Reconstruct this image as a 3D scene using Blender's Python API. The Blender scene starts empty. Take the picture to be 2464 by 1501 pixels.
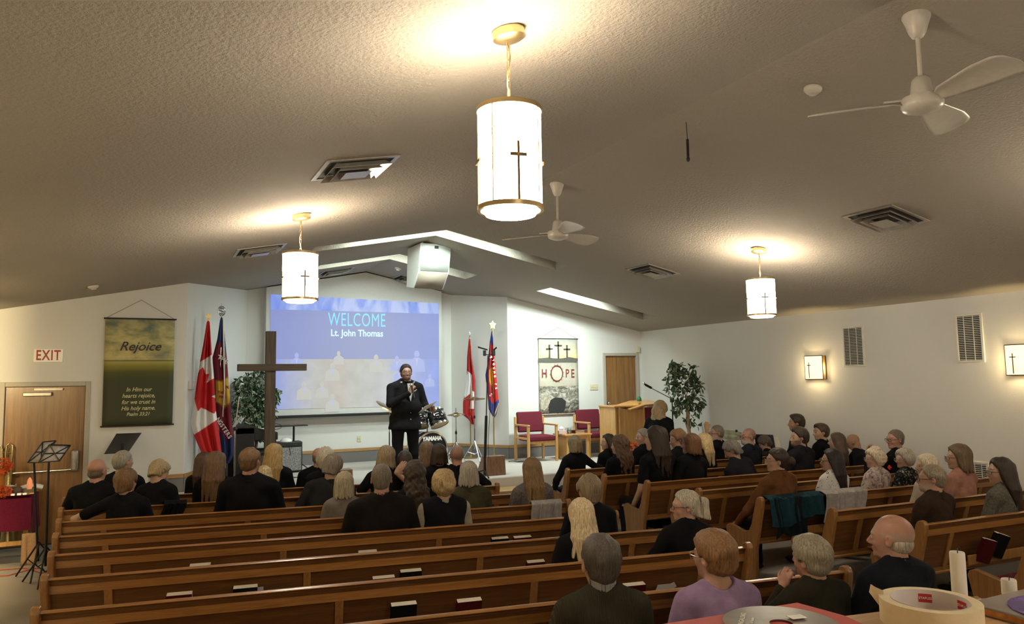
import bpy, math, random
import numpy as np
from mathutils import Matrix, Vector
random.seed(7); rng=np.random.default_rng(7)
SC=bpy.context.scene
COL=SC.collection
# ------------------------------------------------------------ camera, world, exposure
F_PX=1780.0; CX,CY=1232.0,750.5; H=2.05
_vx=np.array([1232+F_PX**2/882-CX, -(926-0.0152*(F_PX**2/882+882)-CY), -F_PX]); _vy=np.array([350-CX,-(926-CY),-F_PX])
_Y=_vy/np.linalg.norm(_vy); _X=_vx/np.linalg.norm(_vx); _X=_X-_Y*(_X@_Y); _X/=np.linalg.norm(_X); _Z=np.cross(_X,_Y)
RC=np.array([_X,_Y,_Z])
cam=bpy.data.cameras.new('camera'); camo=bpy.data.objects.new('camera',cam); COL.objects.link(camo)
cam.sensor_width=36; cam.lens=F_PX/2464*36; cam.clip_start=0.02; cam.clip_end=60
camo.matrix_world=Matrix.Translation((0,0,H))@Matrix([list(r) for r in RC]).to_4x4()
SC.camera=camo
SC.view_settings.view_transform='Standard'; SC.view_settings.look='None'; SC.view_settings.gamma=1; SC.view_settings.exposure=0.0
SC.view_settings.use_curve_mapping=False
SC.cycles.max_bounces=8; SC.cycles.diffuse_bounces=4; SC.cycles.sample_clamp_indirect=6; SC.cycles.caustics_reflective=False; SC.cycles.caustics_refractive=False
W=bpy.data.worlds.new('world'); SC.world=W; W.use_nodes=True
W.node_tree.nodes['Background'].inputs[0].default_value=(0.03,0.028,0.025,1); W.node_tree.nodes['Background'].inputs[1].default_value=1
PEND=19.0; COVE=22.0; SCON=26.0; SHADE_E=38.0; STRIP=26.0
C0=np.array([0,0,H])
def ray(px,py): return RC@np.array([px-CX,-(py-CY),-F_PX])
def onz(px,py,z): d=ray(px,py); return C0+d*((z-H)/d[2])
def ony(px,py,y): d=ray(px,py); return C0+d*(y/d[1])
def onx(px,py,x): d=ray(px,py); return C0+d*(x/d[0])
def atd(px,py,dep): return C0+ray(px,py)*(dep/F_PX)
def onplane(px,py,p0,n): # vertical plane through p0 (xy) with normal n (xy)
    d=ray(px,py); t=(p0[0]*n[0]+p0[1]*n[1])/(d[0]*n[0]+d[1]*n[1]); return C0+d*t
XR,ZR,SL=3.71,4.14,0.2   # ridge x, ridge z, slope
XW,XL,YB=9.35,-1.93,-2.5
STZ=0.55
def ceil_z(x): return ZR-SL*abs(x-XR)
def onceil(px,py):
    d=ray(px,py); t=(ZR-SL*XR-H)/(d[2]-SL*d[0]); p=C0+d*t
    if p[0]<=XR and t>0: return p
    t=(ZR+SL*XR-H)/(d[2]+SL*d[0]); return C0+d*t
# ------------------------------------------------------------ materials
MATS={}
def nt(name):
    m=bpy.data.materials.new(name); m.use_nodes=True; t=m.node_tree
    return m,t,t.nodes['Principled BSDF']
def S(b,k,v):
    if k in b.inputs: b.inputs[k].default_value=v
def ramp(t,fac,stops):
    r=t.nodes.new('ShaderNodeValToRGB'); e=r.color_ramp.elements
    while len(e)<len(stops): e.new(0.5)
    for i,(p,c) in enumerate(stops): e[i].position=p; e[i].color=(*c,1)
    t.links.new(fac,r.inputs[0]); return r.outputs[0]
def noise(t,scale,detail=3,vec=None,rough=.5,dist=0):
    n=t.nodes.new('ShaderNodeTexNoise'); n.inputs['Scale'].default_value=scale; n.inputs['Detail'].default_value=detail
    n.inputs['Roughness'].default_value=rough; n.inputs['Distortion'].default_value=dist
    if vec is not None: t.links.new(vec,n.inputs['Vector'])
    return n.outputs[0]
def coords(t,scale=(1,1,1),kind='Object',rot=(0,0,0)):
    c=t.nodes.new('ShaderNodeTexCoord'); m=t.nodes.new('ShaderNodeMapping'); m.inputs['Scale'].default_value=scale; m.inputs['Rotation'].default_value=rot
    t.links.new(c.outputs[kind],m.inputs[0]); return m.outputs[0]
def bump(t,b,h,strength,dist):
    n=t.nodes.new('ShaderNodeBump'); n.inputs['Strength'].default_value=strength; n.inputs['Distance'].default_value=dist
    t.links.new(h,n.inputs['Height']); t.links.new(n.outputs[0],b.inputs['Normal'])
def plain(name,c,rough=.6,metal=0,var=.12,scale=30,spec=.5,bm=0,bs=60,coat=0):
    if name in MATS: return MATS[name]
    m,t,b=nt(name); v=coords(t)
    S(b,'Roughness',rough); S(b,'Metallic',metal); S(b,'Specular IOR Level',spec); S(b,'Coat Weight',coat)
    n=noise(t,scale,3,v)
    c=np.array(c); t.links.new(ramp(t,n,[(.3,tuple(c*(1-var))),(.7,tuple(np.minimum(c*(1+var),1)))]),b.inputs['Base Color'])
    if bm: bump(t,b,noise(t,bs,3,v),bm,.01)
    MATS[name]=m; return m
def wood(name,c1,c2,axis=0,rough=.35,coat=.3,sc=1.0):
    if name in MATS: return MATS[name]
    m,t,b=nt(name); s=[38*sc]*3; s[axis]=2.2*sc
    v=coords(t,tuple(s)); n=noise(t,1,5,v,.6,.6); n2=noise(t,4,2,v)
    a=t.nodes.new('ShaderNodeMath'); a.operation='MULTIPLY_ADD'; a.inputs[1].default_value=.35; t.links.new(n2,a.inputs[0]); 
    mm=t.nodes.new('ShaderNodeMath'); mm.operation='MULTIPLY'; mm.inputs[1].default_value=.7; t.links.new(n,mm.inputs[0]); t.links.new(mm.outputs[0],a.inputs[2])
    t.links.new(ramp(t,a.outputs[0],[(.35,c1),(.68,c2)]),b.inputs['Base Color'])
    S(b,'Roughness',rough); S(b,'Coat Weight',coat); S(b,'Coat Roughness',.2); bump(t,b,n,.08,.002)
    MATS[name]=m; return m
def emis(name,c,s,base=(.8,.8,.8)):
    if name in MATS: return MATS[name]
    m,t,b=nt(name); S(b,'Base Color',(*base,1)); S(b,'Emission Color',(*c,1)); S(b,'Emission Strength',s); S(b,'Roughness',.5)
    MATS[name]=m; return m
def metal(name,c,rough=.25): 
    return plain(name,c,rough,1.0,.03,20)
def attr_mat(name,rough=.6,bm=0,bs=80,sub=0,spec=.4):
    if name in MATS: return MATS[name]
    m,t,b=nt(name); a=t.nodes.new('ShaderNodeAttribute'); a.attribute_name='Col'; t.links.new(a.outputs['Color'],b.inputs['Base Color'])
    S(b,'Roughness',rough); S(b,'Specular IOR Level',spec)
    if sub: S(b,'Subsurface Weight',sub); S(b,'Subsurface Radius',(.01,.004,.002)); S(b,'Subsurface Scale',.6)
    if bm: bump(t,b,noise(t,bs,3,coords(t)),bm,.004)
    MATS[name]=m; return m
def paint(name,c,bs=90,st=.25,dist=.004):
    if name in MATS: return MATS[name]
    m,t,b=nt(name); v=coords(t); c=np.array(c)
    n=noise(t,.7,3,v); t.links.new(ramp(t,n,[(.3,tuple(c*.96)),(.7,tuple(c))]),b.inputs['Base Color'])
    S(b,'Roughness',.85); S(b,'Specular IOR Level',.25); bump(t,b,noise(t,bs,4,v,.6),st,dist)
    MATS[name]=m; return m
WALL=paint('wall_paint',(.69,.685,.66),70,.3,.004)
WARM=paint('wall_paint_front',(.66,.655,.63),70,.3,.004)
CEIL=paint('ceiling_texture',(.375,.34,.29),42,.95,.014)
CARPET=plain('carpet',(.34,.31,.275),.95,0,.2,160,.1,.6,260)
STAGEC=plain('stage_carpet',(.55,.50,.455),.95,0,.12,160,.1,.6,260)
COVEC=plain('cove_carpet',(.20,.19,.19),.95,0,.15,160,.1,.5,260)
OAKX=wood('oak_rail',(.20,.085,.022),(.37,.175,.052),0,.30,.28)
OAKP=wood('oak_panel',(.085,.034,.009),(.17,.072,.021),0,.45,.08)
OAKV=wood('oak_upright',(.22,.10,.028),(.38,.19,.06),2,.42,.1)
OAKE=wood('oak_end',(.18,.078,.021),(.30,.145,.044),2,.35,.2)
DOORW=wood('door_veneer',(.17,.075,.02),(.30,.145,.04),2,.4,.2,.5)
LIGHTW=wood('golden_oak',(.42,.22,.07),(.62,.36,.13),2,.35,.3)
DESKW=wood('desk_laminate',(.42,.25,.12),(.62,.41,.22),0,.4,.2,2)
FRAMEP=plain('door_frame_paint',(.42,.38,.32),.5,0,.05)
TRIMW=wood('trim_oak',(.30,.16,.06),(.45,.26,.10),0,.4,.2)
BLACK=plain('black_plastic',(.012,.012,.013),.4)
BLKM=plain('black_metal',(.015,.015,.016),.35,.3)
CHROME=metal('chrome',(.75,.75,.76),.15)
BRASS=metal('antique_brass',(.62,.47,.25),.35)
GOLD=metal('gold',(.45,.34,.14),.4)
WHITEP=plain('white_enamel',(.62,.58,.52),.3,0,.04)
PAPER=plain('paper',(.78,.76,.72),.8,0,.04)
BURG=plain('burgundy_fabric',(.14,.022,.035),.9,0,.2,120,.1,.3,200)
CREAM=plain('cream_plastic',(.62,.58,.42),.5,0,.05)
# ------------------------------------------------------------ mesh builder
def new_obj(name,me,parent=None,mat=None):
    o=bpy.data.objects.new(name,me); COL.objects.link(o)
    if mat is not None: me.materials.append(mat)
    if parent is not None: o.parent=parent
    return o
def tag(o,label=None,cat=None,group=None,kind=None):
    if label: o['label']=label
    if cat: o['category']=cat
    if group: o['group']=group
    if kind: o['kind']=kind
    return o
def thing(name,label,cat,loc=(0,0,0),rz=0,group=None,rot=None):
    o=bpy.data.objects.new(name,None); o.empty_display_size=.1; COL.objects.link(o)
    o.location=loc; o.rotation_euler=rot if rot is not None else (0,0,rz)
    return tag(o,label,cat,group)
class MB:
    def __init__(s): s.v=[]; s.f=[]
    def _add(s,vs,fs,M=None):
        b=len(s.v)
        if M is not None: vs=[tuple(M@Vector(v)) for v in vs]
        s.v+= [tuple(map(float,v)) for v in vs]; s.f+=[tuple(i+b for i in f) for f in fs]; return s
    def box(s,x0,x1,y0,y1,z0,z1,M=None):
        vs=[(x,y,z) for x in (x0,x1) for y in (y0,y1) for z in (z0,z1)]
        return s._add(vs,[(0,1,3,2),(4,6,7,5),(0,4,5,1),(2,3,7,6),(0,2,6,4),(1,5,7,3)],M)
    def tube(s,pts,r,n=8,M=None,closed=False):
        pts=[Vector(p) for p in pts]; N=len(pts); rs=r if isinstance(r,(list,tuple)) else [r]*N
        vs=[];fs=[];up=None
        for i,p in enumerate(pts):
            if closed: t=(pts[(i+1)%N]-pts[i-1])
            else: t=(pts[min(i+1,N-1)]-pts[max(i-1,0)])
            t.normalize()
            if up is None:
                up=Vector((0,0,1)) if abs(t.z)<.9 else Vector((1,0,0))
            a=t.cross(up)
            if a.length<1e-4: a=t.cross(Vector((0,1,0)))
            a.normalize(); b=a.cross(t).normalized(); up=b
            for k in range(n):
                an=2*math.pi*k/n; vs.append(p+(a*math.cos(an)+b*math.sin(an))*rs[i])
        for i in range(N if closed else N-1):
            j=(i+1)%N
            for k in range(n): fs.append((i*n+k,i*n+(k+1)%n,j*n+(k+1)%n,j*n+k))
        if not closed: fs.append(tuple(range(n-1,-1,-1))); fs.append(tuple((N-1)*n+k for k in range(n)))
        return s._add(vs,fs,M)
    def lathe(s,prof,n=24,M=None,capt=True):
        vs=[];fs=[]
        for (r,z) in prof:
            for k in range(n): a=2*math.pi*k/n; vs.append((r*math.cos(a),r*math.sin(a),z))
        for i in range(len(prof)-1):
            for k in range(n): fs.append((i*n+k,i*n+(k+1)%n,(i+1)*n+(k+1)%n,(i+1)*n+k))
        if capt:
            fs.append(tuple(range(n-1,-1,-1))); fs.append(tuple((len(prof)-1)*n+k for k in range(n)))
        return s._add(vs,fs,M)
    def prism(s,poly,lo,hi,axis='x',M=None):
        n=len(poly)
        def P(a,b,c): return {'x':(c,a,b),'y':(a,c,b),'z':(a,b,c)}[axis]
        vs=[P(a,b,lo) for a,b in poly]+[P(a,b,hi) for a,b in poly]
        fs=[tuple(range(n)),tuple(range(2*n-1,n-1,-1))]+[(i,(i+1)%n+0,(i+1)%n+n,i+n)[::-1] for i in range(n)]
        return s._add(vs,fs,M)
    def ball(s,c,r,n=12,m=8,M=None):
        r=r if isinstance(r,(tuple,list)) else (r,r,r)
        vs=[(c[0],c[1],c[2]-r[2])];fs=[]
        for i in range(1,m):
            a=-math.pi/2+math.pi*i/m
            for k in range(n): b=2*math.pi*k/n; vs.append((c[0]+r[0]*math.cos(a)*math.cos(b),c[1]+r[1]*math.cos(a)*math.sin(b),c[2]+r[2]*math.sin(a)))
        vs.append((c[0],c[1],c[2]+r[2])); e=len(vs)-1
        for k in range(n): fs.append((0,1+(k+1)%n,1+k)); fs.append((e,1+(m-2)*n+k,1+(m-2)*n+(k+1)%n))
        for i in range(m-2):
            for k in range(n): fs.append((1+i*n+k,1+i*n+(k+1)%n,1+(i+1)*n+(k+1)%n,1+(i+1)*n+k))
        return s._add(vs,fs,M)
    def grid(s,fn,nu,nv,M=None,thick=0):
        vs=[fn(i/(nu-1),j/(nv-1)) for j in range(nv) for i in range(nu)]
        fs=[(j*nu+i,j*nu+i+1,(j+1)*nu+i+1,(j+1)*nu+i) for j in range(nv-1) for i in range(nu-1)]
        return s._add(vs,fs,M)
    def build(s,name,mat,parent=None,smooth=47,bevel=0,seg=2,solid=0,label=None,fix=True,sub=0):
        me=bpy.data.meshes.new(name); me.from_pydata(s.v,[],s.f); me.update()
        if fix:
            import bmesh
            bm=bmesh.new(); bm.from_mesh(me); bmesh.ops.recalc_face_normals(bm,faces=bm.faces); bm.to_mesh(me); bm.free()
        if smooth:
            me.polygons.foreach_set('use_smooth',[True]*len(me.polygons))
            me.set_sharp_from_angle(angle=math.radians(smooth))
        o=new_obj(name,me,parent,mat)
        if solid: m=o.modifiers.new('s','SOLIDIFY'); m.thickness=solid; m.offset=0
        if bevel: m=o.modifiers.new('b','BEVEL'); m.width=bevel; m.segments=seg; m.limit_method='ANGLE'
        if sub: m=o.modifiers.new('u','SUBSURF'); m.levels=sub; m.render_levels=sub
        if label: o['label']=label
        return o
def struct(name,mb,mat,bevel=0,parent=None,**k):
    o=mb.build(name,mat,parent,bevel=bevel,**k)
    if parent is None: o['kind']='structure'
    return o
def text(name,body,size,mat,parent=None,loc=(0,0,0),rot=(math.pi/2,0,0),ext=.001,off=0.0,shear=0,sx=1,align='CENTER',spacing=1,fn=None,label=None):
    cu=bpy.data.curves.new(name,'FONT'); cu.body=body; cu.size=size; cu.extrude=ext; cu.offset=off; cu.shear=shear; cu.align_x=align; cu.align_y='CENTER'; cu.space_character=spacing; cu.resolution_u=3
    tmp=bpy.data.objects.new('t',cu); COL.objects.link(tmp); dg=bpy.context.evaluated_depsgraph_get(); dg.update()
    me=bpy.data.meshes.new_from_object(tmp.evaluated_get(dg)); bpy.data.objects.remove(tmp); bpy.data.curves.remove(cu)
    me.name=name; me.materials.clear()
    for v in me.vertices: v.co.x*=sx
    if fn:
        for v in me.vertices: v.co=fn(v.co)
    o=new_obj(name,me,parent,mat); o.location=loc; o.rotation_euler=rot
    if label: o['label']=label
    return o
def copy_tree(o,parent=None):
    c=o.copy(); COL.objects.link(c); c.parent=parent
    for ch in list(o.children): copy_tree(ch,c)
    return c
def quadpt(px): return Vector(px)
T=Matrix.Translation
def RX(a): return Matrix.Rotation(a,4,'X')
def RY(a): return Matrix.Rotation(a,4,'Y')
def RZ(a): return Matrix.Rotation(a,4,'Z')
# ------------------------------------------------------------ room shell
YS,YR,Y1=13.95,12.8,11.5
CV=[(1.91,5.70,9.52,9.95),(2.41,5.11,11.65,12.2),(6.27,8.6,11.15,11.67)] # light coves x0,x1,y0,y1
DH=.19
def ceiling():
    xs=sorted({XL-.1,XR,XW+.1,*[c[0] for c in CV],*[c[1] for c in CV]}); ys=sorted({YB-.1,YS+.3,*[c[2] for c in CV],*[c[3] for c in CV]})
    m=MB()
    def inside(x,y): return any(c[0]<x<c[1] and c[2]<y<c[3] for c in CV)
    for i in range(len(xs)-1):
        for j in range(len(ys)-1):
            if inside((xs[i]+xs[i+1])/2,(ys[j]+ys[j+1])/2): continue
            x0,x1,y0,y1=xs[i],xs[i+1],ys[j],ys[j+1]
            m._add([(x0,y0,ceil_z(x0)),(x1,y0,ceil_z(x1)),(x1,y1,ceil_z(x1)),(x0,y1,ceil_z(x0))],[(0,3,2,1)])
    for (x0,x1,y0,y1) in CV:
        xm=[x0]+([XR] if x0<XR<x1 else [])+[x1]
        for a,b in zip(xm,xm[1:]):
            za,zb=ceil_z(a),ceil_z(b)
            for y,o in ((y0,0),(y1,1)):
                m._add([(a,y,za),(b,y,zb),(b,y,zb+DH),(a,y,za+DH)],[(0,1,2,3)])
            m._add([(a,y0,za+DH),(b,y0,zb+DH),(b,y1,zb+DH),(a,y1,za+DH)],[(0,1,2,3)])
        for x in (x0,x1):
            z=ceil_z(x); e=.12 if x==x1 else -.12
            m._add([(x,y0,z),(x,y1,z),(x,y1,z+DH),(x,y0,z+DH)],[(0,1,2,3)])
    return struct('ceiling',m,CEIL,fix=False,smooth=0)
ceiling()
def wallseg(name,p,q,z0,mat,openings=(),ztop=None,th=.1):
    """wall panel from p to q (xy), top follows the ceiling; openings (s0,s1,z0,z1) along the wall"""
    p=np.array(p,float); q=np.array(q,float); L=np.linalg.norm(q-p); d=(q-p)/L
    cuts=sorted({0,L,*[o[0] for o in openings],*[o[1] for o in openings]}|({(XR-p[0])/d[0]} if abs(d[0])>1e-6 and 0<(XR-p[0])/d[0]<L else set()))
    m=MB(); n=np.array([-d[1],d[0]])*th
    def V(s,z,o=0): a=p+d*s+n*o; return (a[0],a[1],z)
    for a,b in zip(cuts,cuts[1:]):
        op=[o for o in openings if o[0]<=a+1e-6 and o[1]>=b-1e-6]
        ta,tb=(ceil_z((p+d*a)[0])+.005,ceil_z((p+d*b)[0])+.005)
        spans=[(z0,z0,None,None)]
        if not op: segs=[(z0,z0,ta,tb)]
        else:
            o=op[0]; segs=[(o[3],o[3],ta,tb)]
            if o[2]>z0+1e-3: segs.append((z0,z0,o[2],o[2]))
        for (l0,l1,h0,h1) in segs:
            vs=[V(a,l0),V(b,l1),V(b,h1),V(a,h0),V(a,l0,1),V(b,l1,1),V(b,h1,1),V(a,h0,1)]
            m._add(vs,[(0,1,2,3),(7,6,5,4),(0,4,5,1),(2,6,7,3),(0,3,7,4),(1,5,6,2)])
    return struct(name,m,mat,smooth=0)
D1=(-1.68,-.66); D2=(8.39,9.27)
wallseg('wall_front_left',(XL,Y1),(.51,Y1),0,WALL,[(D1[0]-XL,D1[1]-XL,0,2.11)])
wallseg('wall_alcove_left',(.51,Y1),(1.60,YS),0,WALL)
wallseg('wall_back_of_stage',(1.60,YS),(5.52,YS),0,WALL)
wallseg('wall_alcove_right',(5.52,YS),(6.23,YR),0,WALL)
ZD2=2.56
wallseg('wall_front_right',(6.23,YR),(XW,YR),0,WALL,[(D2[0]-6.23,D2[1]-6.23,0,ZD2)])
wallseg('wall_right',(XW,YR+.1),(XW,YB),0,WALL)
wallseg('wall_left',(XL,YB),(XL,Y1+.1),0,WALL)
wallseg('wall_rear',(XW+.1,YB),(XL-.1,YB),0,WALL)
struct('floor',MB().box(XL-.1,XW+.1,YB-.1,YS+.2,-.1,0),CARPET)
# stage
EDGE=[(.1,10.62),(6.1,10.5),(XW,10.25)]
st=MB().prism([(.1,10.62),(6.1,10.5),(XW,10.25),(XW,YR),(6.23,YR),(5.52,YS),(1.6,YS),(.51,Y1),(.1,Y1)],0.0,STZ,'z')
struct('floor_stage',st,STAGEC,bevel=.02)
struct('trim_step',MB().prism([(2.2,10.20),(5.7,10.12),(5.7,10.49),(2.2,10.56)],0,.36,'z'),COVEC,bevel=.01)
struct('trim_step_board',MB().prism([(2.15,10.16),(5.74,10.08),(5.74,10.49),(2.15,10.56)],.36,.40,'z'),TRIMW,bevel=.008)
# cove base with an oak cap on the stage walls
def basecap(name,p,q,h=.20):
    p=np.array(p,float);q=np.array(q,float);d=(q-p)/np.linalg.norm(q-p);n=np.array([d[1],-d[0]])
    def pr(t): a=p;b=q;c=q+n*t;e=p+n*t; return [tuple(a),tuple(b),tuple(c),tuple(e)]
    struct('baseboard_'+name,MB().prism(pr(.012),STZ,STZ+h,'z'),COVEC,smooth=0)
    struct('trim_'+name,MB().prism(pr(.022),STZ+h,STZ+h+.055,'z'),TRIMW,bevel=.004)
basecap('stage_back',(1.60,YS),(5.52,YS)); basecap('alcove_right',(5.52,YS),(6.23,YR)); basecap('stage_right',(6.23,YR),(D2[0],YR)); basecap('alcove_left',(.51,Y1),(1.6,YS)); basecap('stage_left',(.1,Y1),(.51,Y1))
# strip lights in the coves
TUBE=emis('fluorescent_tube',(.78,1.0,.88),COVE)
for k,(x0,x1,y0,y1) in enumerate(CV):
    segs=[(x0,XR),(XR,x1)] if x0<XR<x1 else [(x0,x1)]
    for q,(a,b) in enumerate(segs):
        if k<2:
            if q==0: a,b=XR-1.25,XR-.05
            else: a,b=XR+.05,XR+1.2
        else: a,b=x0+.25,x1-1.0
        th=thing('strip_light',['left half of the front gable strip light, tucked in the ceiling cove','right half of the front gable strip light, tucked in the ceiling cove','left half of the rear gable strip light nearest the screen','right half of the rear gable strip light nearest the screen','strip light in the straight cove above the cross-covered banner wall'][min(k*2+q,4)],'light',(0,0,0))
        za,zb=ceil_z(a)+DH-.045,ceil_z(b)+DH-.045
        MB().tube([(a,y0+.06,za),(b,y0+.06,zb)],.016,10).build('tube',TUBE,th)
        MB().tube([(a,y0+.06,za+.03),(b,y0+.06,zb+.03)],.012,6).build('fitting',WHITEP,th)
        l=bpy.data.lights.new('stage_fill_strip','AREA'); l.shape='RECTANGLE'; l.size=math.hypot(b-a,zb-za); l.size_y=.10; l.energy=STRIP*(1.15,.6,3.2)[k]; l.color=(.86,1,.93); l.spread=math.radians(150)  # unseen area light added beside the tube to brighten the stage
        o=bpy.data.objects.new('stage_fill_strip',l); o.location=((a+b)/2,y0+.08,(za+zb)/2-.085); COL.objects.link(o); o.parent=th
        o.matrix_local=T(o.location)@RY(-math.atan2(zb-za,b-a))@RX(math.radians(32))
# ------------------------------------------------------------ doors
def door(name,x0,x1,y,z0,z1,handle,closer,label):
    r=thing(name,label,'door',(0,0,0)); r['kind']='structure'
    fw=.06; m=MB()
    m.box(x0,x0+fw,y-.03,y+.13,z0,z1); m.box(x1-fw,x1,y-.03,y+.13,z0,z1); m.box(x0+fw,x1-fw,y-.03,y+.13,z1-fw,z1)
    m.build('door_frame',FRAMEP,r,bevel=.006)
    lf=MB().box(x0+fw+.004,x1-fw-.004,y+.02,y+.065,z0+.01,z1-fw-.004).build('door_leaf',DOORW,r,bevel=.003)
    return r,lf
r,lf=door('door_1',D1[0],D1[1],Y1,0,2.11,0,0,'wide oak veneer exit door under the EXIT sign')
zb=.95
MB().tube([(D1[0]+.12,Y1-.07,zb),(D1[1]-.14,Y1-.07,zb+.01)],.014,8).build('push_bar',CHROME,r)
MB().box(D1[1]-.2,D1[1]-.11,Y1-.09,Y1+.02,zb-.02,zb+.26).build('latch_box',plain('grey_steel',(.35,.33,.30),.35,.6),r,bevel=.03,seg=4)
c=MB().box(-1.42,-1.1,Y1-.09,Y1+.02,1.925,1.975); c.build('door_closer',plain('grey_steel',(.35,.33,.30),.35,.6),r,bevel=.008)
MB().box(-1.3,-.98,Y1-.05,Y1-.03,2.0,2.025).build('closer_arm',plain('grey_steel',(.35,.33,.30),.35,.6),r)
r,lf=door('door_2',D2[0],D2[1],YR,STZ-.1,ZD2,0,0,'narrow oak veneer door beside the lectern')
k=ony(1462,970,YR-.03); MB().ball((k[0]+.02,YR-.05,k[2]),.03).tube([(k[0]+.02,YR-.03,k[2]),(k[0]+.02,YR+.03,k[2])],.014).build('door_knob',CHROME,r)
# ------------------------------------------------------------ ceiling things
def slopeM(p):
    a=math.atan(SL)*(1 if p[0]<XR else -1)
    return T(Vector(p))@RY(-a)
def diffuser(px,label,s=.56):
    p=onceil(*px); r=thing('ceiling_vent',label,'vent',p,group='square ceiling air diffusers')
    a=math.atan(SL)*(1 if p[0]<XR else -1); r.rotation_euler=(0,-a,0); h=s/2
    m=MB()
    for (s0,s1,z0,z1) in ((h,h-.035,-.004,-.010),):
        pts=lambda q,z:[(-q,-q,z),(q,-q,z),(q,q,z),(-q,q,z)]
        m._add(pts(s0,-.002)+pts(s0,z1)+pts(s1,z1)+pts(s1,.0),[(i,(i+1)%4,(i+1)%4+4,i+4) for i in range(4)]+[(i+4,(i+1)%4+4,(i+1)%4+8,i+8) for i in range(4)]+[(i+8,(i+1)%4+8,(i+1)%4+12,i+12) for i in range(4)])
    VM=plain('vent_enamel',(.42,.39,.35),.3,.3)
    m.build('frame',VM,r,fix=False)
    MB().box(-h+.03,h-.03,-h+.03,h-.03,-.003,-.001).build('dark_opening',plain('vent_void',(.04,.036,.032),.8),r)
    for q0,q1,z0,z1 in ((.225,.185,-.008,-.045),(.165,.125,-.008,-.055)):
        c=MB(); pts=lambda q,z:[(-q,-q,z),(q,-q,z),(q,q,z),(-q,q,z)]
        c._add(pts(q0,z1)+pts(q1,z0),[(i,(i+1)%4,(i+1)%4+4,i+4) for i in range(4)]); c.build('louver',VM,r,solid=.003,fix=False,smooth=0)
    c=MB()._add([(-.1,-.1,-.06),(.1,-.1,-.06),(.1,.1,-.06),(-.1,.1,-.06),(0,0,-.035)],[(0,1,2,3),(0,1,4),(1,2,4),(2,3,4),(3,0,4)]); c.build('centre_plate',VM,r,smooth=0)
    return r
diffuser((853,403),'metal ceiling air vent left of the largest pendant lamp')
diffuser((624,601),'metal ceiling air vent just left of the smaller left pendant lamp')
diffuser((808,652),'metal ceiling air vent partly behind the left pendant, near the screen')
diffuser((2130,525),'square ceiling air vent between the large fan and the wall grilles')
diffuser((1570,652),'square ceiling air vent left of the smallest pendant lamp')
diffuser((985,673),'dark ceiling air vent just behind the hanging loudspeaker')
def pendant(pc,ps_top,ps_bot,wpx,label):
    p=onceil(*pc); x,y=p[0],p[1]
    zt=ony(*ps_top,y)[2]; zb=ony(*ps_bot,y)[2]
    dep=(RC.T@(np.array([x,y,(zt+zb)/2])-C0)); rad=wpx/2/F_PX*(-dep[2])
    r=thing('pendant_lamp',label,'lamp',(x,y,0),group='cylinder pendant lamps')
    zc=ceil_z(x); a=math.atan(SL)*(1 if x<XR else -1)
    k=rad/.165
    M=T((0,0,zc))@RY(-a)
    MB().lathe([(.085*k,0),(.088*k,-.01),(.088*k,-.045*k),(.07*k,-.055*k),(.012,-.06*k)],28,M).build('canopy',BRASS,r)
    ch=MB(); z=zc-.06*k; n=max(6,int((z-zt)/.042)); st=(z-zt)/n
    for i in range(n):
        zz=z-st*(i+.5); A=RZ(math.pi/2*(i%2)+.3)
        ch.tube([tuple(A@Vector((.009*math.cos(t),0,zz+(st*.62)*math.sin(t)))) for t in np.linspace(0,2*math.pi,10,endpoint=False)],.0028,5,closed=True)
    ch.build('chain',BRASS,r)
    MB().tube([(.012*math.sin(i*.9),.012*math.cos(i*.7),z-(z-zt)*i/9) for i in range(10)],.003,5).build('cord',plain('lamp_cord',(.35,.27,.16),.5),r)
    hh=zt-zb; zl=zb+.055*hh
    SHM=shade_mat('pendant_shade',SHADE_E)
    MB().lathe([(rad*.985,zl+.0),(rad*.985,zt-.01)],40,capt=False).build('shade',SHM,r,fix=False,solid=.003)
    MB().lathe([(rad*1.0,zt-.022),(rad*1.03,zt-.022),(rad*1.03,zt),(rad*1.0,zt)],40,capt=False).build('top_ring',BRASS,r)
    MB().lathe([(rad*.93,zl-.006),(rad*1.04,zl-.006),(rad*1.04,zl+.016),(rad*.93,zl+.016)],40,capt=False).build('bottom_ring',BRASS,r)
    MB().lathe([(0.01,zl-.05*hh),(rad*.78,zl-.05*hh),(rad*.82,zl-.03*hh),(rad*.82,zl),(rad*.92,zl+.001)],40,capt=False).build('diffuser',SHM,r)
    sp=MB()
    for t in range(3):
        an=t*2.094; sp.tube([(0,0,zt-.012),(rad*math.cos(an),rad*math.sin(an),zt-.012)],.005,5)
    sp.build('spider',BRASS,r)
    va=math.atan2(-y,-x)
    for q in (.26,.26+math.pi/2,.26+math.pi,.26-math.pi/2):
        an=va+q; A=T((rad*1.012*math.cos(an),rad*1.012*math.sin(an),zl))@RZ(an+math.pi/2)
        c=MB().box(-.006*k,.006*k,-.004,.004,.03*hh,.55*hh,A).box(-.042*k,.042*k,-.004,.004,.415*hh,.445*hh,A); c.build('cross',plain('bronze_band',(.18,.12,.05),.4,.5),r)
    for q in (.26+math.pi/4,.26-math.pi/4,.26+3*math.pi/4,.26-3*math.pi/4):
        an=va+q; MB().tube([(rad*1.01*math.cos(an),rad*1.01*math.sin(an),zl),(rad*1.01*math.cos(an),rad*1.01*math.sin(an),zt)],.0035,5).build('strut',BRASS,r)
    for zz,e in ((zt-.05,1.0),):
        l=bpy.data.lights.new('bulb','POINT'); l.energy=PEND*e; l.color=(1,.80,.58); l.shadow_soft_size=.09
        o=bpy.data.objects.new('bulb',l); o.location=(0,0,zz); COL.objects.link(o); o.parent=r
    return r
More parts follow.
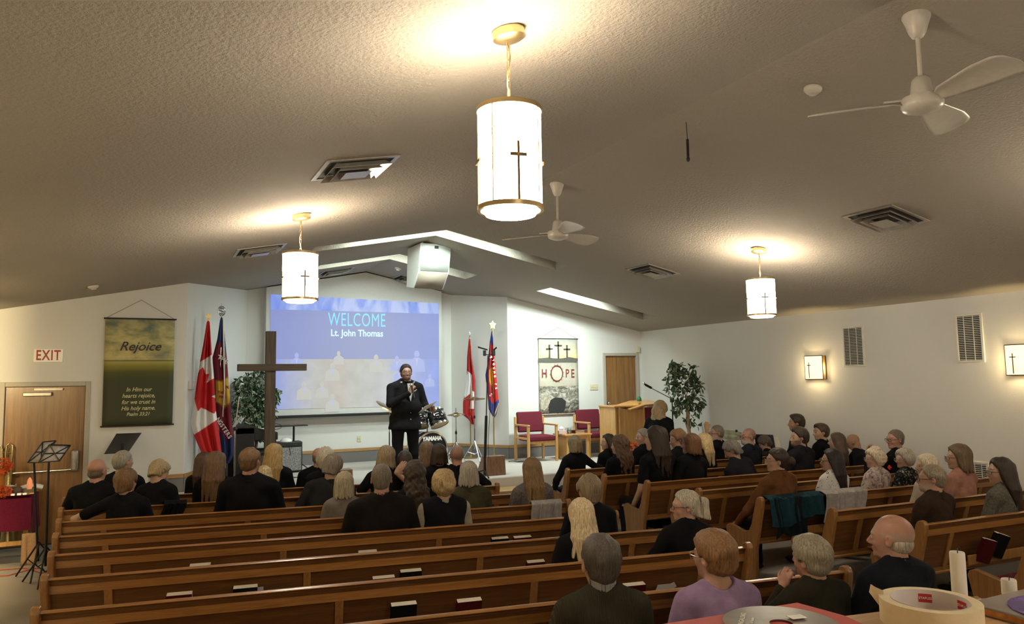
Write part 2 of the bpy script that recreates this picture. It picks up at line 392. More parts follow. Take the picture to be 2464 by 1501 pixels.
def shade_mat(name,s):
    if name in MATS: return MATS[name]
    m,t,b=nt(name); S(b,'Base Color',(.9,.86,.78,1)); S(b,'Roughness',.7)
    S(b,'Emission Color',(1,.86,.66,1)); S(b,'Emission Strength',s)
    MATS[name]=m; return m
pendant((1222,72),(1228,262),(1231,520),154,'largest drum pendant lamp with a cross, nearest the camera')
pendant((724,516),(723,608),(721,728),83,'left drum pendant lamp hanging in front of the projection screen')
pendant((1826,598),(1830,670),(1833,764),66,'smallest drum pendant lamp, on the right side of the ceiling')
def fan(pc,zdrop,label,rz,brad=.61):
    p=onceil(*pc); x,y=p[0],p[1]; zc=ceil_z(x); r=thing('ceiling_fan',label,'fan',(x,y,0),group='white three-blade ceiling fans')
    a=math.atan(SL)*(1 if x<XR else -1)
    MB().lathe([(.075,.012),(.078,-.0),(.06,-.05),(.045,-.10),(.03,-.125),(.012,-.13)],24,T((0,0,zc))).build('canopy',WHITEP,r)
    zh=zc-zdrop
    MB().tube([(0,0,zc-.1),(0,0,zh+.12)],.0125,10).build('downrod',WHITEP,r)
    MB().lathe([(.03,zh+.14),(.05,zh+.12),(.062,zh+.03),(.062,zh+.03)],24).build('motor_cup',WHITEP,r)
    MB().lathe([(.06,zh+.03),(.105,zh+.018),(.11,zh),(.11,zh-.03),(.10,zh-.05),(.05,zh-.07),(.005,zh-.075)],32).build('motor_housing',WHITEP,r)
    for i in range(3):
        an=rz+i*2*math.pi/3
        def bl(u,v):
            rr=.11+v*(brad-.11); w=.055+.05*min(1,v*1.6)*(1-.0*v)
            if v>.85: w*=math.sqrt(max(0,1-((v-.85)/.152)**2))
            yy=(u-.5)*2*w; zz=zh-.01-yy*.30-.015*v*v+.012*math.cos((u-.5)*math.pi)*w/.1
            if v<.12: yy*=.5+4.1*v
            return (rr,yy,zz)
        MB().grid(bl,9,26,RZ(an)).build('blade',WHITEP,r,solid=.004,fix=False,smooth=60)
        MB().box(.09,.2,-.012,.012,zh+.002,zh+.014,RZ(an)).build('blade_arm',WHITEP,r)
    return r
fan((2205,40),.50,'large white ceiling fan at upper right, nearer one',math.radians(138))
fan((1340,443),.53,'distant white ceiling fan right of the largest pendant lamp',math.radians(138))
def smoke(px,label,parent=None):
    p=onceil(*px); r=thing('smoke_detector',label,'smoke detector',p); r.rotation_euler=(0,-math.atan(SL)*(1 if p[0]<XR else -1),0)
    MB().lathe([(.062,0),(.062,-.012),(.045,-.03),(.03,-.032),(.028,-.045),(.005,-.047)],20).build('housing',WHITEP,r)
    MB().lathe([(.0455,-.020),(.048,-.024),(.044,-.028)],20,capt=False).build('vent_ring',plain('grey_slot',(.15,.14,.13),.6),r)
smoke((1956,213),'round smoke detector on the ceiling left of the large fan')
smoke((224,688),'round smoke detector low on the ceiling above the EXIT sign')
smoke((958,645),'small smoke detector on the ceiling left of the hanging loudspeaker')
p=onceil(1651,294); q=ony(1656,386,p[1]); 
r=thing('hanging_microphone','small black choir microphone hanging on a thin cable from the ceiling','microphone',(p[0],p[1],0))
q1=ony(1654,335,p[1])
MB().tube([(0,0,p[2]),(.004,0,p[2]-.08),((q1-p)[0],0,q1[2])],.003,6).build('cable',BLACK,r)
MB().tube([((q1-p)[0],0,q1[2]),((q-p)[0],0,q[2]+.03)],.011,8).build('microphone_body',BLACK,r)
MB().ball(((q-p)[0],0,q[2]+.01),(.015,.015,.022)).build('windscreen',BLACK,r)
# hanging speaker
def speaker():
    P=ony(1038,640,10.6); x,y=P[0],10.6
    r=thing('hanging_loudspeaker','large white loudspeaker hung from the ceiling ridge, tilted down','speaker',(x,y,0))
    zt=ony(1040,592,10.6)[2]; zb=ony(1030,690,10.6)[2]
    h=zt-zb; w=.50
    M=T((0,0,zt))@RZ(.04)
    WH=plain('speaker_white',(.72,.74,.70),.5,0,.03)
    # profile in (y,z): front face towards -y, lower front slopes back
    prof=[(-.22,0),(-.22,-.02),(-.12,-h*.62),(.08,-h),(.38,-h*.86),(.40,0)]
    MB().prism([(-.20,0),(-.10,-h*.66),(.14,-h*1.02),(.42,-h*.95),(.36,0)],-w/2,w/2,'x',M).build('cabinet',WH,r,bevel=.01)
    g=MB(); a=(-.205,-.02);b=(-.108,-h*.64)
    g._add([(-w/2+.02,a[0]-.004,a[1]),(w/2-.02,a[0]-.004,a[1]),(w/2-.02,b[0]-.004,b[1]),(-w/2+.02,b[0]-.004,b[1])],[(0,1,2,3)],M); g.build('front_grille',plain('grille_pale',(.62,.68,.64),.6,0,.05,300,.3,.3,500),r,solid=.006)
    a=(-.095,-h*.675);b=(.13,-h*1.01)
    g=MB()._add([(-w/2+.02,a[0]-.006,a[1]-.004),(w/2-.02,a[0]-.006,a[1]-.004),(w/2-.02,b[0]-.006,b[1]-.004),(-w/2+.02,b[0]-.006,b[1]-.004)],[(0,1,2,3)],M); g.build('lower_grille',plain('grille_grey',(.36,.31,.26),.6,0,.12,400,.3,.3,600),r,solid=.006)
    MB().box(-.03,.03,-.215,-.20,-.075,-.035,M).build('badge',BLACK,r)
    for sx in (-.19,.19):
        MB().tube([(sx,-.12,0),(sx,-.12,.05)],.012,6,M).tube([(sx,-.12,.03),(sx,-.12,ceil_z(x+sx)-zt)],.004,5,M).build('eye_bolt',WHITEP,r)
    for sx in (-.15,.15): MB().tube([(sx,.25,0),(sx,.25,ceil_z(x+sx)-zt)],.015,6,M).build('hanger_rod',plain('rod_paint',(.45,.40,.34),.6),r)
speaker()
p=onceil(1002,652); 
r=thing('ceiling_speaker_bracket','small white box fixed to the ceiling behind the hanging loudspeaker','sensor',(p[0],p[1],p[2])); MB().box(-.09,.09,-.06,.06,-.16,.01).build('housing',WHITEP,r,bevel=.01)
# ------------------------------------------------------------ right wall things
def grille(px0,px1,label,xw=XW):
    a=onx(*px0,xw); b=onx(*px1,xw); yc=(a[1]+b[1])/2; w=abs(a[1]-b[1])/2; z0,z1=b[2],a[2]; 
    r=thing('wall_grille',label,'vent',(xw,yc,0),group='white louvred return grilles')
    WG=plain('grille_white',(.66,.64,.58),.45,0,.04)
    m=MB(); t=.03
    m.box(-.018,0,-w,w,z0,z0+t).box(-.018,0,-w,w,z1-t,z1).box(-.018,0,-w,-w+t,z0+t,z1-t).box(-.018,0,w-t,w,z0+t,z1-t); m.build('frame',WG,r,bevel=.003)
    MB().box(-.003,-.001,-w+t,w-t,z0+t,z1-t).build('dark_duct',plain('duct_void',(.012,.012,.012),.9),r)
    n=int((z1-z0-2*t)/.022); sl=MB()
    for i in range(n):
        z=z0+t+(i+.5)*(z1-z0-2*t)/n; sl.box(-.012,-.004,-w+t,w-t,z-.004,z+.004,)
    sl.build('louvers',WG,r)
    for yy in (-w/3,w/3): MB().box(-.015,-.012,yy-.004,yy+.004,z0+t,z1-t).build('mullion',WG,r)
grille((2026,786),(2084,882),'left one of the two tall white wall grilles, beside the smaller sconce')
grille((2297,757),(2372,871),'right one of the two tall white wall grilles, near the picture edge')
grille((2330,1108),(2385,1185),'low white wall grille half hidden behind the woman in pink')
def sconce(y,zc,label,xw=XW,sgn=-1,w=.16,h=.36,pw=1.0):
    r=thing('wall_sconce',label,'lamp',(xw,y,zc),group='square cross wall sconces')
    SM=sconce_mat(); d=.11*sgn
    m=MB(); n=10
    arc=[(d*(.55+.45*math.cos((i/n-.5)*math.pi*.75)) , w*(2*i/n-1)) for i in range(n+1)]
    vs=[(x,yy,-h/2) for x,yy in arc]+[(x,yy,h/2) for x,yy in arc]
    m._add(vs,[(i,i+1,i+n+2,i+n+1) for i in range(n)]); m.build('shade',SM,r,solid=.003,fix=False)
    fr=MB()
    for z in (-h/2,h/2): fr.tube([(x,yy,z) for x,yy in arc],.006,6)
    for e in (0,-1): fr.tube([(arc[e][0],arc[e][1],-h/2),(arc[e][0],arc[e][1],h/2)],.006,6)
    fr.box(0,sgn*.02,-w,w,-h/2,h/2)
    fr.build('frame',plain('bronze',(.12,.07,.03),.4,.6),r)
    cx=d*1.0+sgn*.006; cy=w*.35
    MB().box(cx-.003,cx+.003,cy-.005,cy+.005,-h*.45,h*.22).box(cx-.003,cx+.003,cy-.035,cy+.035,h*.08,h*.08+.012).build('cross',plain('bronze',(.12,.07,.03),.4,.6),r)
    l=bpy.data.lights.new('bulb','POINT'); l.energy=SCON*pw; l.color=(1,.76,.38); l.shadow_soft_size=.03
    o=bpy.data.objects.new('bulb',l); o.location=(sgn*.055,0,-.02); COL.objects.link(o); o.parent=r
def sconce_mat():
    if 'sconce_shade' in MATS: return MATS['sconce_shade']
    m,t,b=nt('sconce_shade'); S(b,'Base Color',(.8,.7,.5,1)); S(b,'Roughness',.6)
    S(b,'Emission Color',(1,.80,.42,1)); S(b,'Emission Strength',1.7)
    MATS['sconce_shade']=m; return m
a=onx(1944,857,XW); b=onx(1990,912,XW); sconce((a[1]+b[1])/2,(a[2]+b[2])/2,'glowing square wall sconce left of the two tall grilles',w=abs(a[1]-b[1])/2)
a=onx(2424,833,XW); sconce(a[1]-.17,2.19,'glowing square wall sconce cut off by the right picture edge')
sconce(2.4,2.19,'square wall sconce on the right wall beside the camera')
for i,y in enumerate((9.3,6.5,3.7,.9)): sconce(y,2.19,['square sconce on the left wall beside the exit door','square sconce on the left wall, second from the exit door','square sconce on the left wall, third from the exit door','square sconce on the left wall beside the camera'][i],XL,1,pw=9.0)
# wall plates and sensors
def plate(name,px,y,w,h,label,cat,nsw=0,mat=CREAM,on='y'):
    p=ony(*px,y) if on=='y' else onx(*px,y)
    r=thing(name,label,cat,(p[0],p[1],p[2])); 
    MB().box(-w/2,w/2,-.012,0,-h/2,h/2).build('plate',mat,r,bevel=.002)
    for i in range(nsw): 
        x=(i-(nsw-1)/2)*w/(nsw+.6); MB().box(x-.008,x+.008,-.022,-.01,-.012,.012).build('toggle',CREAM,r)
    return r
plate('switch_plate',(1429,931),YR,.19,.115,'cream switch plate with four toggles left of the narrow door','light switch',4)
plate('wall_outlet',(864,1055),YS,.075,.115,'cream wall outlet below the projection screen','outlet',2)
plate('wall_outlet',(1149,1047),YS-.25,.075,.115,'cream wall outlet behind the right flags','outlet',2)
p=ony(1541,841,YR); r=thing('wall_sensor','small cream sensor box high in the corner above the narrow door','sensor',(XW-.09,YR,p[2])); MB().box(-.04,.04,-.05,0,-.06,.06).build('housing',CREAM,r,bevel=.008)
d=np.array([1.09,2.45]);d/=np.linalg.norm(d)
p=onplane(459,927,(.51,Y1),(d[1],-d[0])); r=thing('wall_thermostat','pale thermostat on the alcove wall left of the flags','thermostat',p,math.atan2(d[1],d[0])); MB().box(-.1,.1,-.03,0,-.06,.06).build('housing',WHITEP,r,bevel=.006)
# exit sign
p=ony(117,855.5,Y1); r=thing('exit_sign','white EXIT sign with red letters above the wide door','sign',(p[0],Y1,p[2]))
MB().box(-.165,.165,-.035,0,-.085,.085).build('sign_box',emis('exit_face',(.9,.75,.5),.12,(.8,.78,.7)),r,bevel=.004)
text('lettering','EXIT',.185,plain('exit_red',(.35,.03,.015),.5),r,(0,-.038,-.002),off=.004,sx=.66,spacing=1.15)
# ------------------------------------------------------------ extra pendants out of frame
def pendant_at(x,y,label):
    zc=ceil_z(x); src=[o for o in COL.objects if o.name=='pendant_lamp'][0]
    c=copy_tree(src); c.location=(x,y,zc-ceil_z(src.location.x)); c['label']=label
    if x>XR: c.rotation_euler=(0,0,math.pi)
    return c
pendant_at(6.55,2.35,'drum pendant lamp just beyond the right picture edge')
pendant_at(1.45,-1.0,'drum pendant lamp on the left slope behind the camera')
pendant_at(6.5,-1.2,'drum pendant lamp on the right slope behind the camera')
# ------------------------------------------------------------ pews
PA=math.radians(-9.4); PB=math.radians(-3.3)
def pew(L,mesh_only=False):
    r=thing('pew','x','pew',(0,0,0))
    lean=.115 # back panel runs from y=lean at z .42 up to y=.02 at z .80
    def yb(z): return .015+(0.80-z)/(0.80-.42)*lean
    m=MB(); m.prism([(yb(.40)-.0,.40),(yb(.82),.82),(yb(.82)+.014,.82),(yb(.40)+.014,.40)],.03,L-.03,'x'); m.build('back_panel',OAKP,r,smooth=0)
    m=MB(); m.prism([(yb(.745)-.014,.745),(yb(.745)-.016,.822),(-.012,.84),(.004,.847),(.03,.846),(.045,.83),(yb(.76)+.022,.75)],.03,L-.03,'x'); m.build('cap_rail',OAKX,r,smooth=40)
    m=MB(); m.prism([(yb(.40)-.012,.40),(yb(.46)-.012,.46),(yb(.46),.46),(yb(.40),.40)],.03,L-.03,'x'); m.build('bottom_rail',OAKX,r,smooth=0)
    m=MB().box(.03,L-.03,.11,.52,.40,.43); m.build('seat',OAKX,r,bevel=.01)
    MB().box(.03,L-.03,.14,.515,.43,.455).build('seat_cushion',BURG,r,bevel=.012,seg=3)
    prof=[(.10,0),(.085,.36),(-.032,.80),(-.036,.845),(-.022,.872),(.006,.880),(.034,.868),(.052,.84),(.13,.60),(.17,.535),(.24,.515),(.40,.545),(.455,.555),(.50,.535),(.515,.50),(.49,.40),(.47,.30),(.47,0)]
    for x0 in (-.015,L-.03):
        MB().prism(prof,x0,x0+.045,'x').build('end_panel',OAKE,r,bevel=.007,seg=2,smooth=40)
    n=3 if L>4 else 2
    e=.36
    for i in range(n+1):
        x=e+(L-2*e)*i/n
        m=MB(); m.prism([(yb(.40)-.014,.40),(yb(.748)-.014,.748),(yb(.748),.748),(yb(.40),.40)],x-.024,x+.024,'x'); m.build('stile',OAKV,r,smooth=0)
    for i in range(n):
        a=e+(L-2*e)*(i+.5)/n; w=.55
        m=MB(); m.box(a-w,a+w,-.012+.02,.0+.02,.47,.55); m.box(a-w,a+w,.02,yb(.46),.455,.47); m.build('book_rack',OAKV,r,bevel=.004)
    return r
LEFT={}; RIGHT={}
LL=4.42
lefts=dict(A0=(-.74,9.27),A=(-.71,8.53),B=(-.664,7.83),C=(-.62,7.09),D=(-.577,6.34),E=(-.54,5.58),F=(-.5,4.80),G=(-.46,4.01),H=(-.42,3.24))
rights=dict(a=(5.02,8.57),b=(5.09,7.80),c=(5.19,7.06),d=(5.28,6.28),e=(5.38,5.50),f=(5.48,4.74),g=(5.59,3.97),h=(5.70,3.2))
plab=dict(A0='oak pew in the left block closest to the stage',A='oak pew whose back hides the bald man in black at far left',B='oak pew with a bare forearm resting along its back',C='oak pew with a pale grey scarf over its right end',D='oak pew behind the broad man in a dark jacket, bare across its middle',E='oak pew carrying the row of red and black books behind the platinum blonde',F='oak pew with a large black and a red book showing left of the green sweater',G='oak pew ending between the lavender sweater and the bald man',H='oak pew where the man in the green sweater sits, lowest in the picture')
rlab=dict(a='front pew of the right block, with the blonde-bobbed woman in black',b='second pew of the right block, its plain end post showing',c='pew of the right block with two bare-armed women in black',d='pew of the right block with the empty-looking shiny left end',e='pew of the right block draped with the teal jacket',f='pew of the right block just behind the teal jacket',g='pew of the right block with red and black books leaning in its rack',h='pew end cut off by the right picture edge behind the white candle')
pl=pew(LL)
for i,(k,(x,y)) in enumerate(lefts.items()):
    o=pl if i==0 else copy_tree(pl); o.location=(x,y,0); o.rotation_euler=(0,0,PA); o['label']=plab[k]; o['group']='long oak pews of the left block'; LEFT[k]=((x,y),PA)
RL=3.55
pr=pew(RL)
for i,(k,(x,y)) in enumerate(rights.items()):
    o=pr if i==0 else copy_tree(pr); o.location=(x,y,0); o.rotation_euler=(0,0,PB); o['label']=rlab[k]; o['group']='shorter oak pews of the right block'; RIGHT[k]=((x,y),PB)
ROW={**LEFT,**RIGHT}
def onrow(px,py,row,off):
    """point where the pixel ray meets the vertical plane `off` metres in front of the row's back"""
    (x,y),a=ROW[row]; n=(-math.sin(a),math.cos(a)); return onplane(px,py,(x+n[0]*off,y+n[1]*off),n)
def bookmat(c): return plain('cover_'+'_'.join(str(int(v*1000)) for v in c),c,.8,0,.1,30,.15)
PAGES=plain('page_edges',(.80,.76,.68),.85,0,.05,200)
def book(x0,x1,py,row,col,label,th=.046,tilt=0,h=.20,ground=True):
    a=onrow(x0,py,row,-.035); b=onrow(x1,py,row,-.035); w=math.hypot(*(b-a)[:2]); ang=ROW[row][1]
    h=min(h,a[2]-.475) if tilt==0 else h
    c=(a+b)/2; Rb=Matrix.Rotation(ang,4,'Z')@Matrix.Rotation(math.radians(tilt),4,'Y')@Matrix.Rotation(math.radians(15),4,'X'); lo_=Vector(c)-Rb@Vector((0,0,h)); r=thing('hymn_book',label,'book',tuple(lo_),ang,group='books in the pew racks',rot=(math.radians(15),math.radians(tilt),ang))
    w=min(w,.155)
    MB().box(-w/2+.002,w/2-.001,-th/2+.0025,th/2-.0025,.003,h+.0015).build('pages',PAGES,r)
    cm=bookmat(col)
    m=MB().box(-w/2,w/2,-th/2,-th/2+.0025,0,h+.001).box(-w/2,w/2,th/2-.0025,th/2,0,h+.001).box(-w/2,-w/2+.004,-th/2,th/2,0,h-.004); m.build('cover',cm,r)
BK=(.004,.004,.005); RD=(.065,.004,.007); TN=(.25,.16,.08)
book(456,507,1358,'D',TN,'tan book with pale page edge, alone in the rack at left')
book(862,907,1326,'D',TN,'pale-edged book in the rack behind the broad dark-jacketed man')
book(1183,1223,1294,'D',BK,'black book beside a red one, below the grey scarf')
book(1236,1278,1291,'D',RD,'red book just right of a black one, below the grey scarf')
book(1268,1310,1350,'E',RD,'red book half hidden by the platinum blonde')
book(895,951,1388,'E',RD,'thin red book left of a black one in the middle rack')
book(963,1014,1372,'E',BK,'black book right of a thin red one in the middle rack')
book(398,465,1428,'E',RD,'red book at lower left with a bright page edge')
book(561,620,1411,'E',BK,'black book at lower left with a grey leaflet tucked beside it')
book(940,1003,1452,'F',BK,'largest black book standing in the nearest rack')
book(1098,1160,1443,'F',RD,'largest red book standing in the nearest rack')
book(1500,1551,1405,'F',RD,'red book right of the man in the green sweater')
def leaflet(pts,row,label,mat=None):
    (x,y),a=ROW[row]; ps=[onrow(px,py,row,-.03) for px,py in pts]
    c=sum(ps)/len(ps); m=MB()._add([tuple(p-c) for p in ps],[tuple(range(len(ps)))])
    o=m.build('leaflet',mat or plain('leaflet_grey',(.33,.32,.33),.7,0,.08),None,solid=.003,fix=False,smooth=0); o.location=c
    tag(o,label,'leaflet')
leaflet([(617,1413),(634,1411),(634,1436),(618,1438)],'E','small grey leaflet beside the lower-left black book')
leaflet([(1163,1467),(1200,1464),(1200,1478),(1165,1480)],'F','grey paper edge right of the largest red book')
leaflet([(1583,1407),(1612,1404),(1602,1430),(1572,1434)],'F','folded grey leaflet standing right of the red book')
leaflet([(1606,1407),(1622,1400),(1628,1410),(1606,1428),(1600,1420)],'F','second grey leaflet leaning behind the folded one')
leaflet([(1502,1208),(1530,1214),(1524,1222),(1496,1217)],'b','white slip of paper on the pew at the centre aisle',PAPER)
book(2366,2398,1298,'g',RD,'red book leaning in the right-hand rack',.032,16)
book(2394,2430,1285,'g',BK,'black book leaning beside the red one in the right-hand rack',.045,18)
# ------------------------------------------------------------ projection screen
YP=13.72
def screen():
    x0,x1,zb=1.90,5.24,1.47; r=thing('projection_screen','huge white projection screen showing a blue WELCOME slide','screen',(0,0,0))
    m=MB(); zt=lambda x: ceil_z(x)-.02
    poly=[(x0,zb),(x1,zb),(x1,zt(x1)),(XR,zt(XR)),(x0,zt(x0))]
    m.prism(poly,YP+.02,YS-.0,'y'); m.build('surface',plain('screen_white',(.62,.62,.60),.8,0,.02),r,smooth=0)
    MB().box(x0-.02,x1+.02,YP-.01,YP+.05,zb-.05,zb).build('bottom_bar',BLACK,r,bevel=.01)
    m,t,b=nt('projected_slide'); S(b,'Base Color',(.12,.12,.12,1)); S(b,'Roughness',.8)
    X0,X1,Z0,Z1=1.98,5.17,1.60,3.60
    tc=t.nodes.new('ShaderNodeTexCoord'); sp=t.nodes.new('ShaderNodeSeparateXYZ'); t.links.new(tc.outputs['Generated'],sp.inputs[0])
    side=ramp(t,sp.outputs[0],[(0,(.20,.26,.72)),(.09,(.33,.37,.62)),(.25,(.46,.46,.43)),(.38,(.48,.42,.38)),(.5,(.46,.47,.43)),(.66,(.46,.47,.48)),(.80,(.33,.39,.66)),(.97,(.21,.29,.74))])
    head=ramp(t,sp.outputs[0],[(0,(.19,.23,.54)),(.5,(.23,.26,.48)),(1,(.18,.23,.58))])
    band0=ramp(t,noise(t,3.0,3,coords(t,(1,1,.35),'Object'),.5,.6),[(.35,(.09,.17,.72)),(.5,(.20,.30,.74)),(.62,(.40,.48,.80))])
    def step(v):
        n=t.nodes.new('ShaderNodeMath'); n.operation='GREATER_THAN'; n.inputs[1].default_value=v; t.links.new(sp.outputs[2],n.inputs[0]); return n.outputs[0]
    def mix(f,a,b_):
        n=t.nodes.new('ShaderNodeMixRGB'); t.links.new(f,n.inputs[0]); t.links.new(a,n.inputs[1]); t.links.new(b_,n.inputs[2]); return n.outputs[0]
    nz=ramp(t,noise(t,4,4,coords(t)),[(.35,(.86,.86,.86)),(.7,(1,1,1))])
    mu=t.nodes.new('ShaderNodeMixRGB'); mu.blend_type='MULTIPLY'; mu.inputs[0].default_value=1; t.links.new(side,mu.inputs[1]); t.links.new(nz,mu.inputs[2])
    low=ramp(t,sp.outputs[2],[(0,(.24,.24,.22)),(.06,(.24,.24,.22))])
    c=mix(step(.10),mu.outputs[0],mu.outputs[0]); c=mix(step(.44),c,head); c=mix(step(.87),c,band0)
    t.links.new(c,b.inputs['Emission Color']); S(b,'Emission Strength',1.0)
    # keystoned picture: corners measured on the screen
    P=[(1.97,1.585),(5.17,1.56),(5.18,3.575),(1.97,3.635)]
    me=MB()._add([(x,YP+.012,z) for x,z in P],[(0,1,2,3)]); me.build('projected_picture',m,r,fix=False,smooth=0)
    CY_=emis('slide_cyan',(.16,.66,.95),1.0,(.12,.12,.12)); CW=emis('slide_pale',(.60,.90,1.0),1,(.12,.12,.12)); FG=emis('slide_figure_tone',(.30,.35,.68),1,(.12,.12,.12)); FG2=emis('slide_figure_dim',(.45,.445,.415),1.0,(.12,.12,.12)); FG3=emis('slide_figure_white',(.40,.44,.66),1,(.12,.12,.12))
    c=ony(860,771,YP); text('slide_title','WELCOME',.36,CY_,r,(c[0],YP+.004,c[2]),off=.0,sx=.60,spacing=1.08)
    c=ony(860,802,YP); text('slide_subtitle','Lt. John Thomas',.175,CW,r,(c[0],YP+.004,c[2]),off=.004,sx=.86)
    for (px,py,s,mt) in ((714,855,.7,FG),(800,880,.8,FG2),(815,850,.6,FG2),(955,862,.7,FG),(1003,852,1.0,FG),(1034,905,.6,FG),(962,890,.7,FG),(800,955,.8,FG2),(775,925,.7,FG2),(905,860,.8,FG2),(732,925,.8,FG2)):
        c=ony(px,py,YP+.008); f=MB(); f.lathe([(.001,0),(.055*s,0)],16,T((c[0],YP+.010,c[2]))@RX(math.pi/2)@Matrix.Diagonal((1,1.3,1,1)),False)
        f._add([(c[0]-.03*s,YP+.010,c[2]-.05*s),(c[0]+.03*s,YP+.010,c[2]-.05*s),(c[0]+.15*s,YP+.010,c[2]-.14*s),(c[0]+.17*s,YP+.010,c[2]-.34*s),(c[0]-.17*s,YP+.010,c[2]-.34*s),(c[0]-.15*s,YP+.010,c[2]-.14*s)],[(0,1,2,3,4,5)])
        f.build('slide_figure',mt,r,fix=False,smooth=0)
        f=MB()._add([(c[0]-.03*s,YP+.008,c[2]-.08*s),(c[0]+.03*s,YP+.008,c[2]-.08*s),(c[0],YP+.008,c[2]-.24*s)],[(0,1,2)]); f.build('slide_shirt',FG3,r,fix=False,smooth=0)
screen()
# ------------------------------------------------------------ banners
def banner_rejoice():
    y=Y1-.03; a=ony(252,767,y); b=ony(419,767,y); c=ony(247,1027,y); d=ony(417,1020,y)
    x0,x1=(a[0]+c[0])/2,(b[0]+d[0])/2; z1,z0=(a[2]+b[2])/2,(c[2]+d[2])/2; w=x1-x0;h=z1-z0; xc=(x0+x1)/2
    r=thing('wall_banner','tall green Rejoice banner with sky and meadow hanging by the exit','banner',(xc,y,z0))
    m,t,bs=nt('banner_meadow'); tc=t.nodes.new('ShaderNodeTexCoord'); sp=t.nodes.new('ShaderNodeSeparateXYZ'); t.links.new(tc.outputs['Generated'],sp.inputs[0])
    sky=ramp(t,noise(t,2.6,6,coords(t,(1,1,1.9)),.6,.25),[(.34,(.10,.15,.16)),(.44,(.33,.31,.15)),(.54,(.60,.52,.24)),(.68,(.80,.72,.42))])
    base=ramp(t,sp.outputs[2],[(0,(.055,.06,.03)),(.42,(.05,.056,.028)),(.50,(.085,.085,.02)),(.555,(.22,.20,.035)),(.595,(.38,.33,.09)),(.607,(.06,.06,.03)),(.615,(.42,.36,.16)),(.72,(.36,.32,.13)),(.92,(.13,.16,.10)),(1,(.05,.09,.11))])
    f=ramp(t,sp.outputs[2],[(.60,(0,0,0)),(.64,(.6,.6,.6))]); mx=t.nodes.new('ShaderNodeMixRGB'); t.links.new(f,mx.inputs[0]); t.links.new(base,mx.inputs[1]); t.links.new(sky,mx.inputs[2])
    t.links.new(mx.outputs[0],bs.inputs['Base Color']); S(bs,'Roughness',.85)
    MB().grid(lambda u,v:((u-.5)*w,.004*math.sin(u*9),v*h),12,12).build('fabric',m,r,solid=.003,fix=False)
    MB().tube([(-w/2-.02,0,h),(w/2+.02,0,h)],.011,8).build('top_rod',BLACK,r); MB().tube([(-w/2-.02,0,0),(w/2+.02,0,0)],.011,8).build('bottom_rod',BLACK,r)
    ap=ony(342,722,y)[2]-z0; MB().tube([(-w/2,0,h),(0,.0,ap),(w/2,0,h)],.0035,5).build('cord',plain('cord_tan',(.25,.2,.13),.7),r)
    MB().tube([(0,-.01,ap),(0,.03,ap)],.005,5).build('nail',CHROME,r)
    ink=plain('ink_dark',(.035,.03,.035),.7); pale=plain('ink_pale',(.62,.60,.34),.7)
    def zz(py): return ony(335,py,y)[2]-z0
    text('title','Rejoice',.175,ink,r,(.0,-.012,zz(834)),off=.0015,shear=.35,sx=.98)
    for i,(s,py) in enumerate((('In Him our',937),('hearts rejoice,',952),('for we trust in',967),('His holy name.',982),('Psalm 33:21',996))):
        text('verse_line',s,.078 if i<4 else .066,pale,r,(0,-.012,zz(py)),off=.001,shear=.3,sx=.9)
banner_rejoice()
